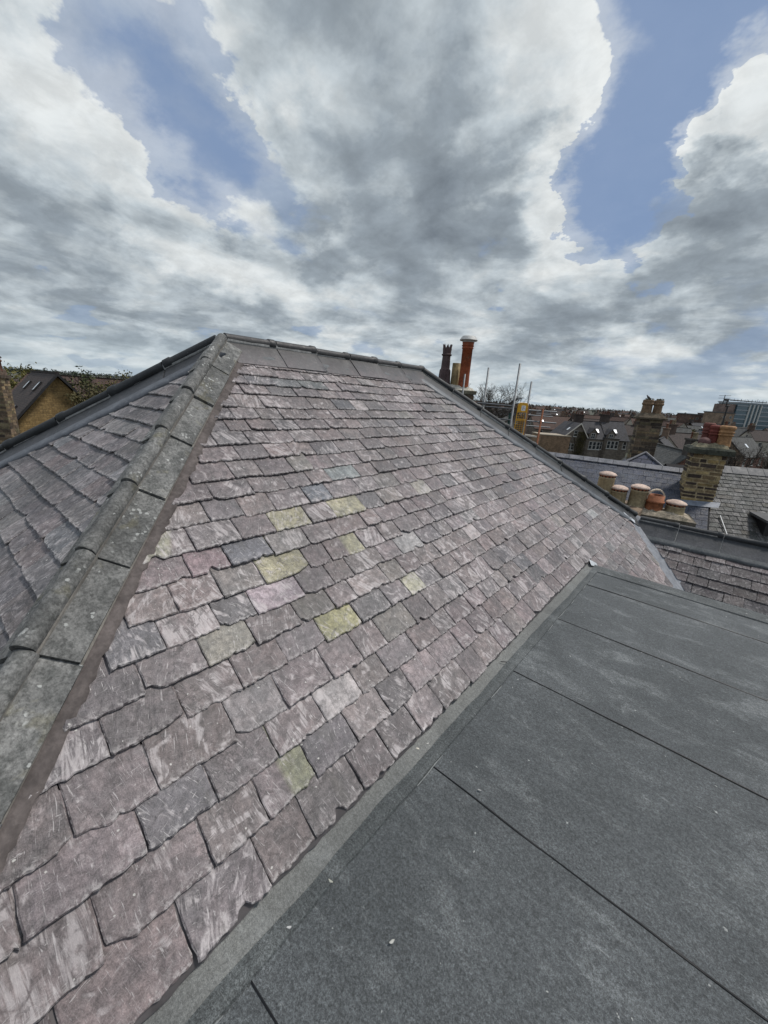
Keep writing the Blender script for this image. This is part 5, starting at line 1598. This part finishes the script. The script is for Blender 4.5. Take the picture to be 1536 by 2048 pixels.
# ------------------------------------------------------------------ two-pot stone chimney further off
rnd = random.Random(91)
D_F = 17.5
PF = at(1282, 905, D_F)
chF = thing('chimney_stack', 'weathered brown stone chimney with two squat overgrown pots beyond the blue slate roof', 'chimney', (PF.x, PF.y, gz(PF.x, PF.y)), CAMYAW - .35)
gF = gz(PF.x, PF.y); wf = .86
zt_ = zat(PF, 1291, 838) - gF
mb = MB(); block_courses(mb, wf, .70, zt_ - 3.4, zt_, .13, .36, BSTONE, rnd, mort=.014); mb.cur = (.15, .11, .07, 0); mb.box(-wf / 2 + .05, wf / 2 - .05, -.3, .3, 0, zt_ - 3.4); mb.build('stack', 'stone_block', chF)
mb = MB(); slab_cap(mb, wf + .24, .94, zt_, .07, .40, (.095, .075, .052), rnd); mb.build('coping', 'render_cap', chF)
ztop = zt_ + .07 + .40 * .5 * .94
for (dx, lab, sc) in ((-.20, 'left squat square pot with weeds on top', 1.0), (.20, 'right squat square pot with weeds on top', .85)):
    mb = MB(); mb.cur = (.19, .125, .075, 0); w0_ = .165 * sc
    hP = .58
    prof4 = [(w0_ * 1.12, -.14), (w0_ * 1.05, .10), (w0_ * .98, hP * .60), (w0_ * 1.18, hP * .66), (w0_ * 1.20, hP * .76), (w0_ * 1.08, hP * .80), (w0_ * 1.12, hP * .92), (w0_ * 1.02, hP)]
    mb.lathe([(r_ * 1.18, z_) for r_, z_ in prof4], 8, smooth=False)
    o = mb.build('chimney_pot', 'clay', chF, (dx, 0, ztop - .03), .39); o['label'] = lab
    ml = MB(); rr_ = random.Random(5)
    for k in range(110):
        a = rr_.uniform(0, 6.28); r_ = rr_.uniform(0, w0_ * 1.15); leaf_quad(ml, Vector((r_ * math.cos(a), r_ * math.sin(a), hP + rr_.uniform(-.02, .06))), .035, rr_)
    ml.build('weeds', 'leaf_olive', o)
PBd = Vector(chF.location) + Matrix.Rotation(chF.rotation_euler.z, 3, 'Z') @ Vector((-.24, 0, ztop + .56))
# small bird on the left pot
mb = MB()
def ellipsoid(mbx, c, r, seg=12, rings=8, M=None):
    prof = []; vs = []; fs = []
    for i in range(rings + 1):
        th = math.pi * i / rings
        for k in range(seg):
            a = 2 * math.pi * k / seg; v_ = Vector((c[0] + r[0] * math.sin(th) * math.cos(a), c[1] + r[1] * math.sin(th) * math.sin(a), c[2] + r[2] * math.cos(th)))
            vs.append(M @ v_ if M else v_)
    for i in range(rings):
        for k in range(seg): fs.append((i * seg + k, (i + 1) * seg + k, (i + 1) * seg + (k + 1) % seg, i * seg + (k + 1) % seg))
    mbx.add(vs, fs, True)
# one continuous body swept along a spine: tail, rump, breast, neck, head, beak
spine = [(-.17, .035, .006, .014), (-.10, .055, .014, .020), (-.05, .075, .034, .036), (.0, .09, .046, .048), (.05, .11, .042, .046), (.078, .145, .028, .030), (.098, .168, .026, .026), (.118, .172, .018, .018), (.130, .169, .006, .006), (.150, .164, .001, .001)]
V = []; F = []; sg = 10
for (x_, z_, ry, rz_) in spine:
    for k in range(sg):
        a = 2 * math.pi * k / sg; V.append((x_, ry * math.cos(a), z_ + rz_ * math.sin(a)))
for i in range(len(spine) - 1):
    for k in range(sg): F.append((i * sg + k, i * sg + (k + 1) % sg, (i + 1) * sg + (k + 1) % sg, (i + 1) * sg + k))
mb.add(V, F, True)
for s in (-1, 1): mb.tube((.0, s * .018, .055), (.008, s * .02, 0), .0035, seg=5); mb.tube((.008, s * .02, .002), (.035, s * .024, .002), .003, seg=5)
bird = mb.build('bird', 'bird', None, PBd, 2.4); tag(bird, 'small dark bird perched on the left pot of the weathered chimney', 'bird')

# ------------------------------------------------------------------ terrace about 100 m off
D_T = 100.0
def tx(px): return (px - 1150) * D_T / FPX
PT0 = at(1150, 870, D_T); gT = -13.5
e_z = zat(PT0, 1150, 872) - gT           # eaves height
# gabled house with bargeboards
gh = thing('gable_house', 'stone house with pale bargeboards and ivy on its gable in the terrace', 'house', (PT0.x, PT0.y, gT), CAMYAW)
x0, x1 = tx(1131), tx(1174); xm = tx(1157); apz = zat(PT0, 1155, 847) - gT
mb = MB(); mb.prism([(x0, 0, 0), (x1, 0, 0), (x1, 0, e_z), (xm, 0, apz), (x0, 0, e_z)], (0, 9, 0)); mb.build('wall', 'grey_stone', gh)
mb = MB()
for (xe) in (x0, x1):
    s = -1 if xe < xm else 1; k = (apz - e_z) / (xe - xm); xo = xe + s * .35; zo = e_z + k * (s * .35) * (1)
    zo = apz + (e_z - apz) * (abs(xo - xm) / abs(xe - xm))
    pts = [(xo, -.35, zo + .02), (xm, -.35, apz + .02), (xm, -.35, apz + .18), (xo, -.35, zo + .18)]
    mb.prism(pts if s > 0 else pts[::-1], (0, 9.5, 0))
rf_ = mb.build('roof', 'roof_slate', gh)
for xe in (x0, x1):
    s = -1 if xe < xm else 1; xo = xe + s * .40; zo = apz + (e_z - apz) * (abs(xo - xm) / abs(xe - xm))
    mb = MB(); pts = [(xo, -.42, zo - .14), (xm, -.42, apz - .14), (xm, -.42, apz + .22), (xo, -.42, zo + .22)]
    mb.cur = (.62, .58, .50, 0); mb.prism(pts if s > 0 else pts[::-1], (0, .06, 0)); mb.build('bargeboard', 'plain', gh)
window(gh, Matrix.Translation((tx(1151), 0, zat(PT0, 1150, 867) - gT)), .95, 1.5, 0)
window(gh, Matrix.Translation((tx(1142.5), 0, zat(PT0, 1142, 893) - gT)), .95, 1.75, 0)
window(gh, Matrix.Translation((tx(1148.5), 0, zat(PT0, 1148, 894) - gT)), .95, 1.6, 0)
ml = MB(); rr_ = random.Random(3)
for k in range(1500):
    x = rr_.gauss(tx(1164), .9); z = rr_.uniform(2, e_z + 1.2)
    if x0 < x < x1 - .1 and z < e_z + (1 - abs(x - xm) / (x1 - xm)) * (apz - e_z) - .3: leaf_quad(ml, Vector((x, -.1 - rr_.random() * .18, z)), .14, rr_)
iv = ml.build('ivy', 'leaf_olive', gh)
mb = MB(); 
for k in range(16):
    xx = tx(1164) + rr_.gauss(0, .5); mb.path([(xx, -.05, 0), (xx + rr_.gauss(0, .4), -.07, e_z * .5), (xx + rr_.gauss(0, .9), -.06, e_z * .95)], .05, 5)
mb.build('ivy_stem', 'bark', gh)
# rooflight on left slope
mb = MB(); fx = .45; px_ = x0 + (xm - x0) * fx; pz_ = e_z + (apz - e_z) * fx; sl_ = math.atan2(apz - e_z, xm - x0)
Mx = Matrix.Translation((px_, 2.2, pz_ + .22)) @ Matrix.Rotation(-sl_, 4, 'Y'); mb.box(-.45, .45, -.35, .35, -.05, .05, Mx); mb.build('rooflight', 'glass_bright', gh)
# side block to its left
mb = MB(); mb.cur = (1.5, 1.35, 1.2, 0); mb.box(tx(1079), x0 + .9, -1.2, 5, 0, zat(PT0, 1110, 870) - gT); sb__ = mb.build('side_wall', 'brown_stone', gh)
mb = MB(); mb.cur = (.34, .29, .22, 0); zc_ = zat(PT0, 1110, 870) - gT; mb.box(tx(1079) - .15, x0 + 1.0, -1.35, 5.1, zc_, zc_ + .22); mb.build('coping', 'plain', gh)
# two terrace houses with gabled dormers
def terrace_house(px0, px1, dpx, skpx, label, chpx):
    t = thing('terrace_house', label, 'house', (PT0.x, PT0.y, gT), CAMYAW, 'terrace houses facing the valley')
    a, c = tx(px0), tx(px1); W_ = 8.5; rz_ = zat(PT0, (px0 + px1) / 2, 846) - gT
    ez = e_z - .2
    mb = MB(); mb.prism([(a, .3, 0), (a, .3 + W_, 0), (a, .3 + W_, ez), (a, .3 + W_ / 2, rz_ - .1), (a, .3, ez)][::-1], (c - a, 0, 0)); mb.build('wall', 'grey_stone', t)
    mbr = gable_roof_mesh(c - a, W_, ez, rz_, .35, .14, .0); r_ = mbr.build('roof', 'roof_slate', t, ((a + c) / 2, .3 + W_ / 2, 0))
    # dormer
    xd = tx(dpx); dw = 2.0; dz0 = ez - .1; dzh = 1.3; dap = dz0 + dzh + 1.15
    mb = MB(); mb.prism([(xd - dw / 2, .1, dz0), (xd + dw / 2, .1, dz0), (xd + dw / 2, .1, dz0 + dzh), (xd, .1, dap), (xd - dw / 2, .1, dz0 + dzh)], (0, 3.4, 0)); dm = mb.build('dormer', 'grey_stone', t)
    mb = MB()
    for s in (-1, 1):
        pts = [(xd + s * (dw / 2 + .25), -.15, dz0 + dzh - .28), (xd, -.15, dap + .02), (xd, -.15, dap + .16), (xd + s * (dw / 2 + .25), -.15, dz0 + dzh - .14)]
        mb.prism(pts if s > 0 else pts[::-1], (0, 3.8, 0))
    mb.build('dormer_roof', 'roof_slate', dm)
    window(dm, Matrix.Translation((xd, .1, dz0 + dzh * .48)), 1.1, 1.3, 1)
    # bay with three lights
    xb = xd + .3; bw = 3.0; bz0, bz1 = zat(PT0, dpx, 900) - gT, zat(PT0, dpx, 884) - gT
    mb = MB(); mb.prism([(xb - bw / 2 - .5, .3, 0), (xb - bw / 2, -.8, 0), (xb + bw / 2, -.8, 0), (xb + bw / 2 + .5, .3, 0)], (0, 0, bz1 + .5)); by = mb.build('bay', 'grey_stone', t)
    mb = MB(); mb.prism([(xb - bw / 2 - .7, .35, bz1 + .51), (xb - bw / 2 - .1, -1.0, bz1 + .51), (xb + bw / 2 + .1, -1.0, bz1 + .51), (xb + bw / 2 + .7, .35, bz1 + .51)], (0, 0, .2)); mb.build('bay_roof', 'roof_grey', by)
    for k in range(3): window(by, Matrix.Translation((xb + (k - 1) * 1.0, -.8, (bz0 + bz1) / 2)), .86, bz1 - bz0, 0)
    window(t, Matrix.Translation((c - .9, .3, (bz0 + bz1) / 2)), .9, bz1 - bz0, 0)
    # rooflight
    xs = tx(skpx); fz = .40; k_ = (rz_ - ez) / (W_ / 2); Mx = Matrix.Translation((xs, .3 + W_ / 2 * fz, ez + (rz_ - ez) * fz + .20)) @ Matrix.Rotation(math.atan(k_), 4, 'X')
    mb = MB(); mb.box(-.36, .36, -.6, .6, -.05, .05, Mx); mb.build('rooflight', 'glass_bright', t)
    # chimney
    xc = tx(chpx); mb = MB(); mb.cur = (.07, .055, .048, 0); mb.box(xc - 1.1, xc + 1.1, 4.1, 5.0, rz_ - .8, rz_ + 1.5); mb.box(xc - 1.25, xc + 1.25, 3.95, 5.15, rz_ + 1.5, rz_ + 1.72); cc = mb.build('chimney', 'far_wall', t)
    for k in range(4):
        mb = MB(); mb.cur = (.16, .07, .05, 0); mb.lathe([(.17, 0), (.15, .6), (.19, .62), (.18, .75)], 10); mb.build('chimney_pot', 'clay', cc, (xc - .8 + .53 * k, 4.55, rz_ + 1.72))
    return t
terrace_house(1174, 1213, 1187, 1201, 'dark stone terrace house next to the ivy gable, dormer over a pale bay', 1168)
terrace_house(1213.3, 1262, 1223, 1238, 'dark stone terrace house half hidden by the two pot chimney', 1222)

# ------------------------------------------------------------------ glass office tower and blocks on the skyline
D_W = 300.0
PW0 = at(1468, 835, D_W); gW = gz(PW0.x, PW0.y)
tw = thing('office_tower', 'blue green glass office tower on the right skyline', 'office building', (PW0.x, PW0.y, gW), CAMYAW)
Ht = zat(PW0, 1471, 806) - gW; sc_ = D_W / FPX
Wt = 92 * sc_
mb = MB(); mb.box(0, Wt, 0, 18, 0, Ht); mb.build('wall', 'tower_glass', tw)
fl = 4.6 * sc_ * 1.75
mb = MB(); z = Ht - 2.0
k = 0
xa, xb_, xc_, xd_, xe_ = 0.2, 24 * sc_, 32 * sc_, 40 * sc_, 47 * sc_
while z > 2:
    mb.box(-.15, xb_ - .2, -.32, .05, z, z + .75); mb.box(xe_ + .3, Wt, -.32, .05, z - .4, z + .45); z -= 3.3
sp = mb.build('spandrel', 'tower_grey', tw)
mb = MB()
for x in (xb_, xc_, xd_, xe_): mb.box(x - .32, x + .32, -.9, .05, 0, Ht - .6)
mb.build('fin', 'white_trim', tw)
mb = MB(); mb.box(-.4, Wt, -.4, 18.4, Ht, Ht + .9); mb.build('parapet', 'tower_grey', tw)
mb = MB(); mb.cur = (.20, .15, .13, 0); mb.box(-13 * sc_, -.5, 1, 16, 0, Ht - 1.0); mb.build('stair_core', 'far_wall', tw)
mb = MB()
for x in (8, 20, 30, 41, 52): mb.tube((x * sc_, 2, Ht + .9), (x * sc_, 2, Ht + .9 + (2.4 if x != 41 else 3.0)), .12, seg=5)
mb.tube((2, 2.0, Ht + 2.0), (58 * sc_, 2.0, Ht + 2.0), .09, seg=5); mb.build('roof_rail', 'tower_grey', tw)
def block(px0, px1, pyt, depth, tint, label, name='brick_block', mat='red_brick', dep=14):
    P = at((px0 + px1) / 2, 840, depth); g_ = gz(P.x, P.y); w_ = (px1 - px0) * depth / FPX
    t = thing(name, label, 'building', (P.x, P.y, g_), CAMYAW)
    h = zat(P, (px0 + px1) / 2, pyt) - g_
    mb = MB(); mb.cur = (*tint, 0); mb.box(-w_ / 2, w_ / 2, 0, dep, 0, h); mb.build('wall', mat, t)
    mb = MB(); mb.cur = (.10, .10, .10, 0); mb.box(-w_ / 2 - .3, w_ / 2 + .3, -.3, dep + .3, h, h + .6); mb.build('roof', 'plain', t)
    n = max(2, int(w_ / 3.4))
    z = h - 2.3
    for r in range(2):
        for k in range(n):
            x = -w_ / 2 + w_ * (k + .5) / n
            window(t, Matrix.Translation((x, 0, z)), 1.5, 1.4, 0, sill=False)
        z -= 3.2
    return t
block(1440, 1466, 826.5, 240, (.25, .185, .135), 'tan flat roofed block at the foot of the office tower', mat='far_wall')
block(1388, 1441, 831.5, 260, (.115, .075, .06), 'long low red brown block left of the office tower', mat='far_wall')
block(1376, 1402, 829, 330, (.8, .8, .85), 'grey flat roofed block on the skyline right of the two pot chimney')
block(1412, 1428, 828, 420, (.7, .75, .85), 'small dark flat roofed block behind the long red brown block')

# ------------------------------------------------------------------ the town: individual houses
ROOFS = ['roof_slate', 'roof_grey', 'roof_brown', 'roof_slate', 'roof_tile']
WALLS = ['grey_stone', 'brown_stone', 'red_brick', 'grey_stone', 'far_wall']
PROTO = []
def town_house(L, W_, he_, rise, roof, wall, wt, seed, rich):
    rr = random.Random(seed)
    t = thing('town_house', 'x', 'house', (0, 0, 0), 0, 'houses of the town')
    hr_ = he_ + rise
    mb = gable_walls(L, W_, he_, hr_ - .05); mb.tint = [(*wt, 0)] * len(mb.v); mb.build('wall', wall, t)
    mbr = gable_roof_mesh(L, W_, he_, hr_, .35, .15, .25); r_ = mbr.build('roof', roof, t)
    cx = rr.choice((-1, 1)) * (L / 2 - .7)
    mb = MB(); mb.cur = (*rr.choice([(.10, .07, .055), (.16, .11, .08), (.07, .06, .055)]), 0); mb.box(cx - .7, cx + .7, -.45, .45, hr_ - 1, hr_ + 1.4); mb.box(cx - .8, cx + .8, -.55, .55, hr_ + 1.4, hr_ + 1.6)
    c_ = mb.build('chimney', 'far_wall', r_)
    for k in range(3):
        mb = MB(); mb.cur = (.19, .085, .055, 0) if rr.random() < .6 else (.30, .24, .16, 0); mb.lathe([(.16, 0), (.14, .55), (.18, .58), (.17, .7)], 8); mb.build('chimney_pot', 'clay', c_, (cx - .45 + .45 * k, 0, hr_ + 1.6))
    if rich:
        for s in (-1, 1):
            for k in range(3):
                M = Matrix.Translation((-L / 2 + L * (k + .5) / 3, s * W_ / 2, he_ - 1.4)) @ Matrix.Rotation(0 if s < 0 else math.pi, 4, 'Z')
                window(t, M, 1.1, 1.5, 0)
        for s in (-1, 1):
            M = Matrix.Translation((s * L / 2, 0, he_ + rise * .25)) @ Matrix.Rotation(s * math.pi / 2, 4, 'Z'); window(t, M, 1.0, 1.4, 0)
        k_ = rise / (W_ / 2)
        for s in (-1, 1):
            Mx = Matrix.Translation((rr.uniform(-.3, .3) * L, s * W_ / 4, he_ + rise / 2 + .19)) @ Matrix.Rotation(-s * math.atan(k_), 4, 'X')
            mb = MB(); mb.box(-.4, .4, -.55, .55, -.05, .05, Mx); mb.build('rooflight', 'glass_bright', t)
    return t
rt = random.Random(2024)
for i in range(10):
    PROTO.append(town_house(rt.uniform(8, 15), rt.uniform(7, 9), rt.uniform(5.5, 7.5), rt.uniform(2.8, 4.0), ROOFS[i % 5], WALLS[(i * 2 + i // 5) % 5],
                            (rt.uniform(.9, 1.5),) * 3 if WALLS[(i * 2 + i // 5) % 5] != 'far_wall' else (.42, .39, .33), i, i < 6))
RNAME = {'roof_slate': 'dark slate', 'roof_grey': 'grey slate', 'roof_brown': 'dark brown', 'roof_tile': 'red brown tiled'}
WNAME = {'grey_stone': 'grey stone', 'brown_stone': 'brown stone', 'red_brick': 'red brick', 'far_wall': 'pale rendered'}
placed = []
KEEP = [(at(1150, 870, 100), 18), (at(1215, 870, 102), 14), (PW0, 40), (at(1415, 840, 262), 24), (at(1388, 840, 332), 14), (at(1453, 840, 242), 14), (at(1420, 840, 422), 12),
        (Vector(blue.location), 9), (Vector(greyh.location), 9), (at(1000, 800, 42), 5), (at(1500, 930, 30), 6), (PF, 4)]
used = [False] * 10
count = 0
def try_place(px, depth, idx, rot):
    global count
    d_ = dirpx(px, 838); h_ = math.hypot(d_.x, d_.y)
    fwd = -(RM.transposed() @ d_).z
    P = d_ * (depth / fwd); P = Vector((P.x, P.y, 0))
    for q_, r_ in placed:
        if (P.xy - q_.xy).length < r_: return False
    for q_, r_ in KEEP:
        if (P.xy - q_.xy).length < r_ + 5: return False
    placed.append((P, 11.5 if depth < 300 else 13))
    g_ = gz(P.x, P.y)
    if not used[idx]:
        o = PROTO[idx]; used[idx] = True; o.location = (P.x, P.y, g_ - .2); o.rotation_euler.z = rot
    else:
        o = copy_tree(PROTO[idx], None, (P.x, P.y, g_ - .2), rot)
    rk, wk = ROOFS[idx % 5], WALLS[(idx * 2 + idx // 5) % 5]
    zone = 'near the terrace' if depth < 150 else ('in the middle of the town' if depth < 330 else 'far off below the wooded skyline')
    side = 'at the left of the photo' if px < 400 else zone
    o['label'] = '%s house with %s roof %s' % (WNAME[wk], RNAME[rk], side)
    count += 1
    return True
# a few chosen ones: gabled roofs between the two-pot chimney and the big one
for (px, depth, idx, rot) in [(1335, 62, 0, CAMYAW + .9), (1352, 48, 1, CAMYAW + 1.3), (1392, 70, 2, CAMYAW + .2), (1430, 80, 3, CAMYAW + 1.2), (1100, 128, 4, CAMYAW + .1), (1075, 112, 5, CAMYAW + .1), (1490, 90, 1, CAMYAW + .5), (1530, 75, 0, CAMYAW)]:
    try_place(px, depth, idx, rot)
tries = 0
while count < 250 and tries < 6000:
    tries += 1
    u = rt.random()
    depth = 125 + 640 * u ** 1.25
    px = rt.uniform(930, 1600)
    try_place(px, depth, rt.randrange(10), CAMYAW + rt.choice((0, 0, .12, -.15, math.pi / 2, math.pi / 2 + .2, .5)))
for (px, depth) in [(-60, 70), (40, 130), (150, 120), (250, 140), (-20, 160), (90, 180), (330, 170)]:
    try_place(px, depth, rt.randrange(10), rt.uniform(0, 3))
for i in range(10):
    if not used[i]:
        for ch_ in list(PROTO[i].children_recursive): bpy.data.objects.remove(ch_)
        bpy.data.objects.remove(PROTO[i])
# town trees
tp = [leafy_tree('town_tree', 'x', (0, 0, 0), 9, 3.2, 60 + i, ['leaf_green', 'leaf_olive', 'leaf_yellowgreen', 'leaf_dark'][i], 700, .5, .25, 'trees among the far houses', clumps=20) for i in range(4)]
tn = ['green', 'olive brown', 'yellow green', 'dark evergreen']
seen = [0] * 4; n_t = 0; tries = 0
while n_t < 60 and tries < 2000:
    tries += 1
    depth = 140 + 800 * rt.random() ** 1.2; px = rt.uniform(930, 1600)
    if tries <= 2: px, depth = (1365, 170), (1072, 150)
    if tries == 1: px, depth = 1362, 150
    if tries == 2: px, depth = 1072, 140
    d_ = dirpx(px, 838); fwd = -(RM.transposed() @ d_).z; P = d_ * (depth / fwd)
    if any((P.xy - q_.xy).length < (6 if r_ < 15 else 8) for q_, r_ in placed) or any((P.xy - q_.xy).length < r_ for q_, r_ in KEEP): continue
    i = 2 if tries == 1 else rt.randrange(4); s_ = rt.uniform(.8, 1.35)
    o = tp[i] if not seen[i] else copy_tree(tp[i]); seen[i] += 1
    o.location = (P.x, P.y, gz(P.x, P.y)); o.scale = (s_,) * 3; o.rotation_euler.z = rt.uniform(0, 6)
    o['label'] = '%s tree among the houses %s' % (tn[i], 'of the near town' if depth < 350 else 'below the skyline'); n_t += 1
# wooded skyline: one far mass
ml = MB(); rr_ = random.Random(12)
for k in range(900):
    px = rr_.uniform(-300, 1900); depth = rr_.uniform(900, 1500)
    d_ = dirpx(px, 780 if px < 768 else 830); hd = math.hypot(d_.x, d_.y); R_ = depth
    x, y = d_.x / hd * R_, d_.y / hd * R_
    h = rr_.uniform(5, 11); w_ = rr_.uniform(6, 14)
    if rr_.random() < .05: h *= 1.5; w_ *= .5
    for q_ in range(26):
        v_ = Vector((rr_.gauss(0, w_ * .4), rr_.gauss(0, w_ * .4), h * (.15 + .8 * rr_.random() ** .8)))
        leaf_quad(ml, Vector((x, y, gz(x, y))) + v_, rr_.uniform(1.2, 2.6), rr_)
tag(ml.build('far_woodland', 'leaf_far'), kind='stuff')
